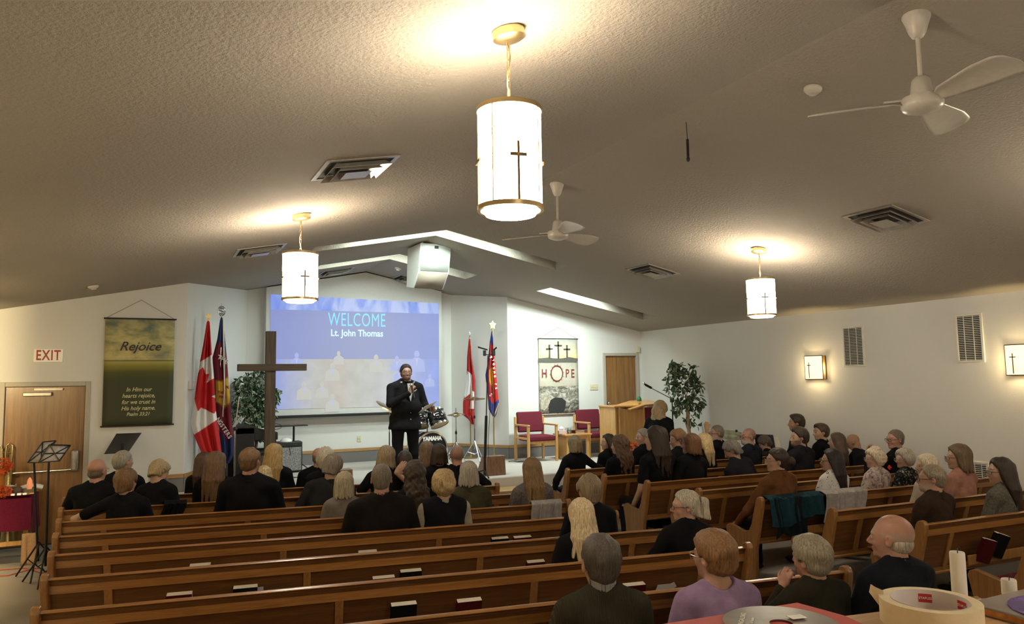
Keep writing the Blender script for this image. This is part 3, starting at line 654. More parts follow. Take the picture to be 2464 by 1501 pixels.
def banner_hope():
    y=YR-.03; x0,x1,z0,z1=6.89,7.78,ony(1342,996,y)[2],ony(1342,815,y)[2]; w=x1-x0; h=z1-z0; xc=(x0+x1)/2
    r=thing('wall_banner','tall HOPE banner with three crosses and an empty tomb','banner',(xc,y,z0))
    m,t,bs=nt('banner_tomb'); tc=t.nodes.new('ShaderNodeTexCoord'); sp=t.nodes.new('ShaderNodeSeparateXYZ'); t.links.new(tc.outputs['Generated'],sp.inputs[0])
    rock=ramp(t,noise(t,7,8,coords(t,(1,1,1.5)),.75,1.5),[(.38,(.05,.045,.035)),(.5,(.26,.24,.20)),(.6,(.55,.52,.46))])
    base=ramp(t,sp.outputs[2],[(0,(.4,.38,.33)),(.36,(.32,.29,.23)),(.38,(.46,.42,.34)),(.55,(.52,.49,.41)),(.68,(.40,.37,.31)),(.715,(.10,.095,.08)),(.735,(.07,.065,.055)),(.74,(.72,.62,.25)),(.83,(.60,.55,.36)),(1,(.30,.31,.29))])
    f=ramp(t,sp.outputs[2],[(.36,(1,1,1)),(.375,(.12,.12,.12))]); mx=t.nodes.new('ShaderNodeMixRGB'); t.links.new(f,mx.inputs[0]); t.links.new(base,mx.inputs[1]); t.links.new(rock,mx.inputs[2])
    t.links.new(mx.outputs[0],bs.inputs['Base Color']); S(bs,'Roughness',.85)
    MB().grid(lambda u,v:((u-.5)*w,.004*math.sin(u*7),v*h),12,12).build('fabric',m,r,solid=.003,fix=False)
    MB().tube([(-w/2-.015,0,h),(w/2+.015,0,h)],.01,8).build('top_rod',BLACK,r); MB().tube([(-w/2-.015,0,0),(w/2+.015,0,0)],.01,8).build('bottom_rod',plain('rod_paint',(.45,.40,.34),.6),r)
    ap=ony(1338,787,y)[2]-z0; MB().tube([(-w/2,0,h),(0,0,ap),(w/2,0,h)],.0035,5).build('cord',plain('cord_tan',(.25,.2,.13),.7),r)
    ink=plain('ink_cross',(.06,.05,.035),.7); red=plain('ink_maroon',(.22,.03,.025),.7)
    glow=plain('banner_sun',(.85,.83,.55),.8)
    def L(px,py): q=ony(px,py,y-.01); return q[0]-xc,q[2]-z0
    gx,gz=L(1330,847); MB().lathe([(.001,0),(.10,0)],24,T((gx,-.007,gz))@RX(math.pi/2)@Matrix.Diagonal((1,1.5,1,1)),False).build('sun_glow',glow,r,fix=False)
    for (px,top,bot,cw) in ((1322,829,861,8),(1343,821,863,9),(1364,830,861,8)):
        a=L(px,top);b=L(px,bot); ww=.017; c1=L(px-cw,top+9); c2=L(px+cw,top+9)
        MB().box(a[0]-ww,a[0]+ww,-.013,-.009,b[1],a[1]).box(c1[0],c2[0],-.013,-.009,a[1]-.1,a[1]-.07).build('printed_cross',ink,r)
    pts=[L(px,py) for px,py in ((1296,872),(1296,862),(1320,860),(1345,863),(1370,859),(1388,862),(1388,872))]
    m=MB()._add([(a,-.008,b) for a,b in pts],[(0,1,2,3,4,5,6)]); m.build('printed_hill',plain('ink_hill',(.09,.085,.07),.8),r,fix=False,smooth=0)
    for s,px in (('H',1311),('P',1366),('E',1379)):
        a=L(px-1,899); text('title_letter',s,.235,red,r,(a[0],-.012,a[1]),off=.002,sx=.75)
    a=L(1340,898); mm=MB()
    for q in range(3): mm.tube([(a[0]+(.13+.008*math.sin(7*t+q*2))*math.cos(t),-.014,a[1]+(.15+.008*math.cos(6*t+q*2))*math.sin(t)) for t in np.linspace(0,2*math.pi,50,endpoint=False)],.005,5,closed=True)
    for q in range(14): t=q*.449; mm.tube([(a[0]+.13*math.cos(t),-.014,a[1]+.15*math.sin(t)),(a[0]+.165*math.cos(t+.12),-.014,a[1]+.185*math.sin(t+.12))],.003,4)
    mm.build('crown_of_thorns',red,r)
    pts=[L(px,py) for px,py in ((1322,994),(1320,978),(1325,962),(1336,956),(1352,957),(1362,965),(1361,980),(1356,992),(1340,993))]
    MB()._add([(a,-.008,b) for a,b in pts],[tuple(range(9))]).build('printed_tomb_mouth',plain('ink_tomb',(.022,.022,.024),.8),r,fix=False,smooth=0)
    pts=[L(px,py) for px,py in ((1300,984),(1302,962),(1306,948),(1314,943),(1322,950),(1324,965),(1319,978),(1310,988))]
    MB()._add([(a,-.009,b) for a,b in pts],[tuple(range(8))]).build('printed_stone',plain('ink_stone',(.42,.38,.30),.8,0,.35,18),r,fix=False,smooth=0)
banner_hope()
# ------------------------------------------------------------ flags
def inpoly(x,y,poly):
    c=False; n=len(poly); j=n-1
    for i in range(n):
        xi,yi=poly[i]; xj,yj=poly[j]
        if (yi>y)!=(yj>y) and x<(xj-xi)*(y-yi)/(yj-yi)+xi: c=not c
        j=i
    return c
FLAGM=attr_mat('flag_cloth',.75,.15,300)
def flag(label,y,_x,top,left,right,regions,default,finial,crop,rodmat,folds=3,depth=.035,group=None,polebase=None):
    """left/right: outline polylines [(px,py)] in photo pixels; regions: [(poly,color)] in photo pixels"""
    P=lambda a,b,o=0: ony(a,b,y+o)
    t=P(*top); pb=P(*(polebase or (top[0],top[1]+300)))
    r=thing('flag',label,'flag',(t[0],y,STZ)); o=np.array([t[0],y,STZ])
    MB().tube([(0,0,0.0),(0,0,.0),(0,0,t[2]-STZ)][1:],.012,10).lathe([(.13,0),(.13,.02),(.03,.05),(.015,.12)],20).build('pole',rodmat,r)
    y0,y1=max(left[0][1],right[0][1]),min(left[-1][1],right[-1][1]); y0=left[0][1]; y1=max(left[-1][1],right[-1][1])
    il=lambda v:np.interp(v,[p[1] for p in left],[p[0] for p in left]); ir=lambda v:np.interp(v,[p[1] for p in right],[p[0] for p in right])
    nu,nv=70,260; vs=[];cs=[]
    for j in range(nv):
        py=y0+(y1-y0)*j/(nv-1)
        a,b=il(py),ir(py)
        for i in range(nu):
            u=i/(nu-1); px=a+(b-a)*u; amp=depth*min(1,j/60)
            off=-.03+amp*math.sin(u*math.pi*2*folds+j*.006)+amp*.5*math.sin(u*11+1.3)
            vs.append(tuple(P(px,py,off)-o))
            c=default
            for poly,col in regions:
                if inpoly(px,py,poly): c=col
            cs.append((*c,1))
    m=MB(); m.v=vs; m.f=[(j*nu+i,j*nu+i+1,(j+1)*nu+i+1,(j+1)*nu+i) for j in range(nv-1) for i in range(nu-1)]
    ob=m.build('cloth',FLAGM,r,solid=.004,fix=False,smooth=80); at=ob.data.color_attributes.new('Col','FLOAT_COLOR','POINT'); at.data.foreach_set('color',np.array(cs,dtype=np.float32).ravel())
    finial(r,(0,0,t[2]-STZ))
    return r,o,P
def C8(pts): return [(440+x*180/693.,730+y*180/693.) for x,y in pts]
def leaf_finial(r,p):
    M=T(p); m=MB().tube([(0,0,-.06),(0,0,.02)],.010,8,M); M=M@Matrix.Scale(.62,4)
    m.prism([(0,.16),(.02,.11),(.055,.13),(.045,.09),(.075,.08),(.03,.04),(.035,.01),(-.035,.01),(-.03,.04),(-.075,.08),(-.045,.09),(-.055,.13),(-.02,.11)],-.008,.008,'y',M); m.build('leaf_finial',GOLD,r)
def crest_finial(r,p):
    M=T(p); m=MB().tube([(0,0,-.05),(0,0,.02)],.012,8,M); m.tube([(0.05*math.cos(t),0,.09+.07*math.sin(t)) for t in np.linspace(0,2*math.pi,20,endpoint=False)],.009,6,M,closed=True)
    m.tube([(.03,0,.125),(-.02,0,.135),(-.03,0,.10),(.03,0,.075),(.02,0,.045),(-.03,0,.05)],.010,6,M).tube([(0,0,.02),(0,0,.20)],.007,6,M); m.build('crest_finial',CHROME,r)
def star_finial(r,p):
    M=T(p); pts=[((.08 if i%2==0 else .045)*math.sin(i*math.pi/5),.09+(.09 if i%2==0 else .05)*math.cos(i*math.pi/5)) for i in range(10)]
    MB().tube([(0,0,-.05),(0,0,.03)],.014,8,M).prism(pts,-.01,.01,'y',M).build('star_finial',GOLD,r)
def spear_finial(r,p):
    M=T(p); MB().tube([(0,0,-.03),(0,0,.02),(0,0,.05),(0,0,.12)],[.008,.01,.02,.004],8,M).build('spear_finial',CHROME,r)
RED=(.50,.015,.02); WHT=(.72,.70,.70); NAV=(.018,.03,.12); MAR=(.17,.01,.025); YEL=(.62,.36,.03)
Lc=C8([(232,160),(222,170),(190,380),(160,540),(130,720),(110,880),(90,1010),(75,1120),(100,1215),(140,1310),(182,1404)])
Rc=C8([(240,160),(248,170),(268,470),(285,660),(298,860),(305,990),(318,1090),(340,1230),(358,1380),(350,1404)])
flag('red and white maple leaf flag hanging at far left',11.62,0,C8([(238,150)])[0],Lc,Rc,[
 (C8([(155,545),(275,470),(340,470),(340,1060),(105,1215),(40,1100)]),WHT),
 (C8([(148,625),(185,590),(212,655),(244,650),(218,735),(290,690),(320,840),(268,860),(320,890),(310,990),(288,1022),(170,962),(138,1000),(105,870),(90,800)]),RED)],RED,leaf_finial,None,BRASS)
Lc=C8([(352,130),(345,150),(320,330),(275,500),(282,640),(290,760),(296,900),(310,1050),(330,1180),(350,1300),(358,1400),(352,1480)])
Rc=C8([(366,130),(372,150),(395,380),(412,560),(425,760),(440,920),(455,1110),(470,1260),(472,1400),(430,1480)])
r,o,P=flag('navy and maroon flag with a gold star emblem, second from left',11.85,0,C8([(358,125)])[0],Lc,Rc,[
 (C8([(200,420),(365,355),(470,700),(500,1160),(420,1285),(300,1130),(200,900)]),MAR),
 (C8([(300,705),(355,715),(418,672),(440,700),(438,925),(380,985),(345,940),(298,915)]),(.30,.12,.02)),
 (C8([(308,718),(358,726),(412,690),(450,715),(430,915),(380,968),(350,928),(308,905)]),YEL)],NAV,crest_finial,None,CHROME,folds=2,depth=.02)
pw=plain('flag_lettering',(.72,.68,.66),.7); pm=plain('flag_lettering_red',(.28,.03,.02),.7)
def ftext(body,px,py,size,ang,mat,y,o,r,sx=1,dy=-.085):
    q=ony(px,py,y+dy)-o; text('lettering',body,size,mat,r,tuple(q),rot=(math.pi/2,math.radians(ang),0),off=.003,sx=sx)
def c8(x,y): return 440+x*180/693.,730+y*180/693.
for s,x,y_,a in (('T',340,500,20),('H',372,520,22),('E',400,542,25)): ftext(s,*c8(x,y_),.085,a,pw,11.85,o,r)
for i,s in enumerate('NGSTERS'): ftext(s,*c8(328+i*17.5,1078+i*26.5),.085,55,pw,11.85,o,r,.85)
for s,x,y_ in (('BL',412,775),('FIRE',365,845),('THE',350,825)): ftext(s,*c8(x,y_ if s!='FIRE' else 868),.05,8,pm,11.85,o,r)
MB().tube([tuple(ony(*c8(x,y_),11.73)-o) for x,y_ in ((372,140),(378,500),(385,800),(372,980),(370,1050))],.006,6).tube([tuple(ony(*c8(x,y_),11.73)-o) for x,y_ in ((376,140),(388,500),(388,940))],.005,6).build('cord',PAPER,r)
def C3(pts): return [(880+x*420/1659.,740+y*380/1501.) for x,y in pts]
r,o,P=flag('gold-fringed maple leaf flag behind the ride cymbal',13.3,0,C3([(988,285)])[0],C3([(980,295),(965,470),(960,700),(945,800),(925,900),(925,1020),(975,1060),(1010,1110)]),C3([(992,295),(1008,480),(1042,690),(1040,900),(1035,1110)]),[
 (C3([(968,600),(1010,640),(1012,800),(940,860),(935,800)]),WHT),(C3([(1000,780),(1030,800),(1035,960),(985,960)]),WHT),(C3([(948,620),(962,625),(960,650),(948,648)]),RED)],(.42,.02,.02),spear_finial,None,GOLD,folds=2,depth=.03)
r,o,P=flag('navy and red flag with gold fringe behind the tall microphone stand',12.75,0,C3([(1205,210)])[0],C3([(1196,225),(1180,330),(1165,500),(1138,640),(1150,760),(1165,960),(1215,1050)]),C3([(1204,225),(1215,380),(1235,560),(1255,800),(1266,920),(1240,1020),(1220,1050)]),[
 (C3([(1185,330),(1215,370),(1240,600),(1262,870),(1210,920),(1170,860),(1165,560)]),(.45,.02,.02)),
 (C3([(1176,590),(1205,560),(1212,700),(1195,760),(1176,700)]),YEL),
 (C3([(1130,640),(1142,720),(1165,985),(1215,1060),(1270,905),(1262,905),(1213,1035),(1172,970),(1150,730)]),(.60,.42,.12))],(.02,.035,.20),star_finial,None,GOLD,folds=2,depth=.03)
for i,s in enumerate('YOUNG PE'): ftext(s,*C3([(1212+i*4,500+i*38)])[0],.055,75,pw,12.75,o,r)
for s,x,y_ in (('S',1188,830),('P',1190,475)): ftext(s,*C3([(x,y_)])[0],.08,35,pw,12.75,o,r)
# ------------------------------------------------------------ wooden cross
def cross():
    y=11.3; a=ony(653,797,y); c=ony(653,884,y); e0=ony(571,884,y)[0]; e1=ony(736,884,y)[0]; x=(a[0]+ony(647,1060,y)[0])/2
    r=thing('wooden_cross','tall dark rough-timber cross standing before the screen','cross',(x,y,STZ)); W_=wood('dark_timber',(.035,.022,.012),(.105,.072,.045),2,.8,0,.6); W2=wood('dark_timber_beam',(.035,.022,.012),(.105,.072,.045),0,.8,0,.6)
    MB().box(-.07,.07,-.05,.05,0.05,a[2]-STZ).build('upright',W_,r,bevel=.006)
    MB().box(e0-x,e1-x,-.075,.035,c[2]-STZ-.05,c[2]-STZ+.05).build('crossbeam',W2,r,bevel=.006)
    MB().box(-.35,.35,-.05,.05,0,.06).box(-.05,.05,-.35,.35,0,.06).build('base',W2,r,bevel=.004)
cross()
# ------------------------------------------------------------ plants
def leaf_mat():
    m,t,b=nt('variegated_leaf'); tc=t.nodes.new('ShaderNodeTexCoord'); a=t.nodes.new('ShaderNodeAttribute'); a.attribute_name='Col'
    t.links.new(a.outputs['Color'],b.inputs['Base Color']); S(b,'Roughness',.45); return m
LEAFM=leaf_mat()
def foliage(name,centers,n,size,parent,o,down=.7,light=.35,seed=1):
    rg=np.random.default_rng(seed); vs=[];fs=[];cs=[]
    for _ in range(n):
        c,rad=centers[rg.integers(len(centers))]; d=rg.normal(size=3); d/=np.linalg.norm(d); p=np.array(c)+d*np.array(rad)*rg.uniform(.55,1.0)**.5-o
        ax=rg.normal(size=3)*.7+np.array([0,0,-down])+d*.6; ax/=np.linalg.norm(ax)
        s=np.cross(ax,d+rg.normal(size=3)*.4); s/=np.linalg.norm(s); nn=np.cross(s,ax); L=size*rg.uniform(.7,1.2); w=L*.26
        pr=[(0,0),(.25,.8),(.5,1.),(.75,.7),(1,0)]; b=len(vs); dk=rg.uniform(.7,1.3); g=np.array([.030,.060,.028])*dk; ed=np.array([.42,.46,.30]) if rg.random()<light else g*1.8
        for (t_,ww) in pr:
            for k in ((-1,0,1)):
                q=p+ax*L*t_+s*w*ww*k*.98+nn*(abs(k)*.012-.02*t_*t_); vs.append(tuple(q)); cs.append((*(ed if k!=0 else g),1))
        for i in range(4):
            for k in range(2): fs.append((b+i*3+k,b+i*3+k+1,b+(i+1)*3+k+1,b+(i+1)*3+k))
    m=MB(); m.v=vs; m.f=fs; ob=m.build(name,LEAFM,parent,fix=False,smooth=80); at=ob.data.color_attributes.new('Col','FLOAT_COLOR','POINT'); at.data.foreach_set('color',np.array(cs,dtype=np.float32).ravel()); return ob
BARK=wood('bark',(.20,.13,.08),(.42,.30,.19),2,.85,0,.6)
def plant1():
    y=13.15; o=np.array([*ony(615,1000,y)[:2],STZ]); r=thing('ficus_bush','dense bushy ficus with variegated leaves behind the wooden cross','plant',o)
    cs=[(ony(px,py,y),(rr,rr*.8,rr)) for px,py,rr in ((590,925,.16),(625,915,.19),(600,960,.24),(640,955,.2),(595,995,.22),(632,1000,.2),(585,970,.16),(610,1025,.2),(625,1040,.12),(655,950,.12))]
    foliage('foliage',cs,1500,.085,r,o,.9,.45,3)
    MB().tube([(0,0,.2),(.02,0,.5),(0,.02,.9),(.04,0,1.3)],[.03,.026,.022,.014],8).build('trunk',BARK,r)
    MB().lathe([(.13,0),(.16,.28),(.165,.3),(.15,.3),(.145,.26),(.01,.26)],24).build('pot',plain('wicker',(.20,.13,.07),.8,0,.3,60),r)
plant1()
def plant2():
    y=10.7; b=ony(1668,1040,y); o=np.array([b[0],y,STZ]); r=thing('ficus_tree','tall potted ficus tree against the right wall by the lectern','plant',o)
    cs=[(ony(px,py,y),(rr,rr*.8,rr)) for px,py,rr in ((1620,882,.08),(1614,908,.09),(1635,895,.11),(1660,893,.10),(1668,915,.11),(1640,925,.13),(1617,935,.09),(1658,945,.12),(1635,955,.12),(1675,965,.13),(1650,972,.12),(1668,985,.13),(1630,985,.06),(1630,890,.1),(1680,930,.08))]
    foliage('foliage',cs,560,.10,r,o,.55,.25,5)
    lo=[(ony(px,py,y),(rr,rr,rr*.6)) for px,py,rr in ((1665,1018,.05),(1672,1023,.07),(1655,1012,.04))]
    foliage('lower_sprig',lo,26,.09,r,o,.4,.2,6)
    pts=[ony(px,py,y)-o for px,py in ((1663,1075),(1660,1050),(1655,1020),(1656,1000),(1650,975),(1652,950))]
    MB().tube([(0,0,.15)]+[tuple(p) for p in pts],[.04,.036,.034,.034,.03,.02,.012],10).tube([tuple(p+np.array([.03*math.sin(i*2),.02,0])) for i,p in enumerate(pts[:5])],.018,8).build('trunk',BARK,r)
    bt=[ony(px,py,y)-o for px,py in ((1650,950),(1620,900),(1612,885))]; MB().tube([tuple(p) for p in bt],.008,6).tube([tuple(ony(1652,950,y)-o),tuple(ony(1668,900,y)-o)],.008,6).build('branches',BARK,r)
    MB().lathe([(.14,0),(.17,.26),(.175,.28),(.16,.28),(.01,.24)],24).build('pot',plain('wicker',(.20,.13,.07),.8,0,.3,60),r)
plant2()
# ------------------------------------------------------------ stage furniture and instruments
def armchair(px,y,label,rz=math.pi):
    p=ony(px[0],px[1],y); r=thing('armchair',label,'chair',(p[0],p[1],STZ),rz,group='burgundy wooden-arm chairs')
    W_=LIGHTW
    for sx in (-1,1):
        x=sx*.29
        for (yy,h) in ((.26,.64),(-.26,.80)):
            MB().box(x-.022,x+.022,yy-.022,yy+.022,0,h).build('leg',W_,r,bevel=.005)
        MB().box(x-.026,x+.026,-.27,.29,.64,.672).build('armrest',LIGHTW2,r,bevel=.008)
        MB().box(x-.015,x+.015,-.24,.24,.40,.44).build('side_rail',LIGHTW2,r,bevel=.004)
    MB().box(-.27,.27,-.20,.27,.37,.47).build('seat',BURG,r,bevel=.03,seg=3)
    MB().box(-.265,.265,-.035,.035,-.19,.19,T((0,-.235,.70))@RX(.16)).build('backrest',BURG,r,bevel=.025,seg=3)
    MB().box(-.27,.27,.225,.245,.33,.38).build('front_rail',LIGHTW,r)
LIGHTW2=wood('golden_oak_side',(.42,.22,.07),(.62,.36,.13),1,.35,.3)
LIGHTWX=wood('golden_oak_top',(.42,.20,.06),(.62,.33,.11),0,.3,.4)
armchair((1290,1085),12.25,'burgundy armchair nearest the right flags')
armchair((1432,1085),12.3,'burgundy armchair partly behind the lectern')
y=12.15; p=ony(1377,1042,y)
r=thing('side_table','small golden wood side table between the two armchairs','table',(p[0],y,STZ)); zt=p[2]-STZ
MB().box(-.29,.29,-.24,.24,zt-.03,zt).build('tabletop',LIGHTWX,r,bevel=.006)
for sx in (-1,1):
    for sy in (-1,1): MB().box(sx*.22-.025,sx*.22+.025,sy*.18-.025,sy*.18+.025,0,zt-.03).build('leg',LIGHTW,r,bevel=.004)
MB().box(-.22,-.20,-.18,.18,.04,zt-.03).build('side_panel',LIGHTW,r)
MB().box(-.2,.2,-.19,-.17,zt-.10,zt-.03).build('apron',LIGHTWX,r)
tz=STZ+zt
def sm(name,label,cat,px,build,yy=12.1,z=None):
    q=ony(px,1040,yy); r=thing(name,label,cat,(q[0],yy,tz if z is None else z)); build(r); return r
sm('tissue_box','pale pink tissue box with a tissue showing on the side table','tissue box',1351,lambda r:(MB().box(-.085,.085,-.05,.05,0,.07).build('box',plain('tissue_pink',(.62,.48,.50),.7,0,.2,40),r,bevel=.004),MB().lathe([(.03,.068),(.045,.10),(.02,.135),(.003,.14)],9).build('tissue',PAPER,r)))
GL=plain('clear_glass',(.55,.56,.55),.05,0,.02); 
_m,_t,_b=nt('drinking_glass'); S(_b,'Transmission Weight',.9); S(_b,'Roughness',.03); S(_b,'IOR',1.3); S(_b,'Base Color',(.9,.92,.92,1))
for q,(px,l) in enumerate(((1363,'left one of two upturned water glasses on the side table'),(1370,'right one of two upturned water glasses on the side table'))):
    sm('drinking_glass',l,'glass',px,lambda r:MB().lathe([(.034,0),(.028,.11),(.001,.11)],20,None,False).build('bowl',_m,r,solid=.003,fix=False))
bx=[('maroon book on top of the pile on the side table',(.12,.02,.02),.030,.03),('dark brown book at the bottom of the pile on the side table',(.07,.035,.02),0,0)]
for l,c,z,dx in bx:
    def f(r,c=c): MB().box(-.10,.10,-.07,.07,.003,.024).build('pages',PAGES,r); MB().box(-.105,.105,-.075,.075,0,.004).box(-.105,.105,-.075,.075,.023,.027).box(-.105,-.10,-.075,.075,0,.027).build('cover',bookmat(c),r)
    sm('book',l,'book',1391,f,z=tz+z)
# lectern
y=11.35; a=ony(1478,985,y); b=ony(1600,985,y)
r=thing('lectern','large golden oak lectern with a burgundy cloth front and sloped reading top','lectern',(a[0],y,STZ-0)); zt=ony(1490,980,y)[2]-STZ; 
wL=.32; wX=b[0]-a[0]
MB().box(0,.03,-.02,.5,0,zt).box(.09,.12,-.02,.5,0,zt).build('side_post',LIGHTW,r,bevel=.004)
MB().box(.03,.09,.02,.05,0,zt).box(.12,wX*.55,0,.03,0,zt-.05).build('front_panel',wood('lectern_panel',(.36,.185,.055),(.52,.29,.10),2,.4,.2,.4),r)
MB().box(wX*.55,wX*.55+.035,-.02,.5,0,zt).box(wX-.035,wX,-.02,.5,0,zt).build('post',LIGHTW,r,bevel=.004)
MB().box(-.015,wX+.015,-.03,.5,zt,zt+.03).build('ledge',LIGHTWX,r,bevel=.005)
MB().grid(lambda u,v:(wX*.56+u*(wX*.43-.01),-.012-.008*math.sin(u*30),.15+v*(zt-.16)),40,4).build('burgundy_drape',BURG,r,fix=False)
m=MB()
for i in range(12): m.ball((wX*.58+i*.03,-.03,zt-.012),.007,6,4)
m.build('trim_beads',PAPER,r)
M=T((wX*.55,.15,zt+.06))
MB().box(-.36,.0,-.25,.25,-.012,.012,M@RY(-.22)@RX(.12)).build('left_book_leaf',LIGHTWX,r,bevel=.003)
MB().box(.0,.42,-.25,.25,-.012,.012,M@T((-.005,0,.0))@RY(-.03)@RX(.12)).build('right_book_leaf',LIGHTWX,r,bevel=.003)
MB().box(-.03,.03,.0,.4,0,.07,T((wX*.5,0,zt))).build('riser',LIGHTW,r)
q=ony(1538,962,y+.3); o=MB().ball((0,0,.03),(.045,.045,.07)).build('green_knob',plain('green_cap',(.02,.12,.04),.5),None); o.location=(q[0],y+.3,q[2]-.03); o.name='green_cup'; tag(o,'dark green cup standing on the lectern top','cup')
# boom mic at the lectern
r=thing('boom_microphone','slim boom microphone reaching up left above the lectern','microphone',(0,0,0)); y=11.0
g=lambda px,py,yy=y: tuple(ony(px,py,yy))
MB().tube([g(1568,934),g(1660,982)],.010,8).build('boom',CHROME,r)
MB().tube([g(1550,923),g(1554,926),g(1567,933)],[.012,.022,.022],10).build('microphone_body',BLACK,r)
MB().ball(g(1549,922),.022).build('mic_head',CHROME,r)
c=ony(1617,960,y); MB().tube([tuple(c),(c[0],y,.02+STZ*0)],.011,8).tube([(c[0]-.2,y,.02),(c[0]+.2,y,.02)],.012,8).tube([(c[0],y-.2,.02),(c[0],y+.2,.02)],.012,8).build('stand',BLKM,r)
MB().box(c[0]-.03,c[0]+.03,y-.03,y+.03,c[2]-.06,c[2]+.03).build('boom_clutch',BLACK,r,bevel=.008)
# drum kit
def drums():
    g=lambda px,py,yy: np.array(ony(px,py,yy))
    SH=plain('drum_gloss_black',(.01,.01,.012),.08,0,0,30,.6,coat=1)
    y=12.3; c=g(1035,1080,y); R_=.29; cz=c[2]
    r=thing('bass_drum','black bass drum lettered YAMAHA with a round port','drum',(c[0],y,0)); M=T((0,0,cz))@RZ(.15)@RX(math.pi/2)
    R_=min(R_,cz-STZ-.01) if cz-STZ<.4 else R_
    MB().lathe([(R_,-.32),(R_,.06)],48,M,False).build('shell',SH,r,solid=.01,fix=False)
    MB().lathe([(R_+.005,.05),(R_+.018,.05),(R_+.018,.075),(R_-.01,.08)],48,M,False).build('hoop',CHROME,r)
    MB().lathe([(.001,.066),(R_-.005,.066)],48,M,False).build('front_head',plain('drumhead_black',(.012,.012,.013),.3),r,fix=False)
    MB().lathe([(.001,.07),(R_*.42,.07)],36,M@T((0,-.05,0)),False).build('port_disc',plain('drumhead_cream',(.50,.47,.42),.6),r,fix=False)
    text('lettering','YAMAHA',.095,PAPER,r,tuple((T((0,0,cz))@RZ(.15)@Vector((0,-.074,R_*.62)))[:]),rot=(math.pi/2,0,.15),off=.006,sx=.95)
    for k in range(8):
        t=k*math.pi/4+.3; MB().tube([tuple(M@Vector((R_*1.04*math.cos(t),R_*1.04*math.sin(t),.07))),tuple(M@Vector((R_*1.04*math.cos(t),R_*1.04*math.sin(t),-.1)))],.006,6).build('tension_rod',CHROME,r)
    for sx in (-1,1): MB().tube([(sx*R_*.9,-.02,cz-.05),(sx*(R_+.12),-.12,STZ)],.009,6).build('spur',CHROME,r)
    def tom(px,py,R2,h,tilt,tx,label,yy):
        c=g(px,py,yy); r=thing('tom_drum',label,'drum',tuple(c)); r.rotation_euler=(tilt,tx,0)
        MB().lathe([(R2,-h/2),(R2,h/2)],36,None,False).build('shell',SH,r,solid=.008,fix=False)
        for z in (-h/2,h/2): MB().lathe([(R2,z-.012),(R2+.013,z-.012),(R2+.013,z+.012),(R2,z+.012)],36,None,False).build('hoop',CHROME,r)
        MB().lathe([(.001,-h/2-.004),(R2,-h/2-.004)],36,None,False).build('bottom_head',plain('drumhead_tan',(.52,.36,.17),.5),r,fix=False)
        MB().lathe([(.001,h/2+.002),(R2,h/2+.002)],36,None,False).build('top_head',plain('drumhead_white',(.6,.58,.54),.5),r,fix=False)
        for k in range(6):
            t=k*math.pi/3; MB().box(-.012,.012,-.012,.012,-.03,.03,T(((R2+.01)*math.cos(t),(R2+.01)*math.sin(t),.04))).build('lug',CHROME,r,bevel=.004)
    tom(1052,1006,.155,.25,math.radians(-24),math.radians(-14),'black rack tom on the right with a tan lower head',12.35)
    tom(1010,1009,.145,.24,math.radians(-22),math.radians(10),'black rack tom half hidden behind the presenter',12.4)
    r=thing('tom_mount','chrome tom holder on the bass drum','drum mount',(0,0,0)); a=g(1028,1043,12.38)
    MB().tube([tuple(a+[0,0,-.12]),tuple(a+[0,0,.22])],.014,8).tube([tuple(a+[0,0,.15]),tuple(a+[.14,0,.2])],.009,6).tube([tuple(a+[0,0,.15]),tuple(a+[-.12,0,.2])],.009,6).build('bracket',CHROME,r)
    def cym(px,py,R2,tilt,tx,label,yy,basepy,name='crash_cymbal',hat=False):
        c=g(px,py,yy); r=thing(name,label,'cymbal',(c[0],yy,0)); M=T((0,0,c[2]))@RX(tilt)@RY(tx)
        BZ=plain('cymbal_bronze',(.42,.32,.18),.3,1,.1,6)
        MB().lathe([(R2,0),(R2*.3,.018),(R2*.22,.035),(.01,.04)],40,M,False).build('cymbal',BZ,r,solid=.002,fix=False,smooth=60)
        if hat: MB().lathe([(R2,0-.012),(R2*.3,-.03),(R2*.22,-.045),(.01,-.05)],40,M,False).build('lower_cymbal',BZ,r,solid=.002,fix=False,smooth=60)
        MB().tube([(0,0,STZ+.25),(0,0,c[2]+(.12 if hat else .03))],.008,8).tube([(0,0,STZ+.25),(0,0,STZ+.62)],.013,8).build('stand_pole',CHROME,r)
        for k in range(3):
            t=k*2.094+.5; MB().tube([(0,0,STZ+.40),(.27*math.cos(t),.27*math.sin(t),STZ+.01)],.009,6).tube([(0,0,STZ+.16),(.14*math.cos(t),.14*math.sin(t),STZ+.205)],.006,6).build('leg',CHROME,r)
        MB().tube([(0,0,c[2]-.35),(0,0,c[2]-.30)],.02,8).build('height_clamp',BLKM,r)
    cym(937,984,.27,math.radians(18),math.radians(28),'bronze crash cymbal left of the presenter',12.6,0)
    cym(1141,960,.205,math.radians(-8),math.radians(3),'bronze ride cymbal on a chrome stand in front of the red flag',12.5,0,'ride_cymbal')
    cym(1097,997,.16,0,math.radians(-2),'pair of hi-hat cymbals on a chrome stand right of the drums',12.5,0,'hi_hat',True)
drums()
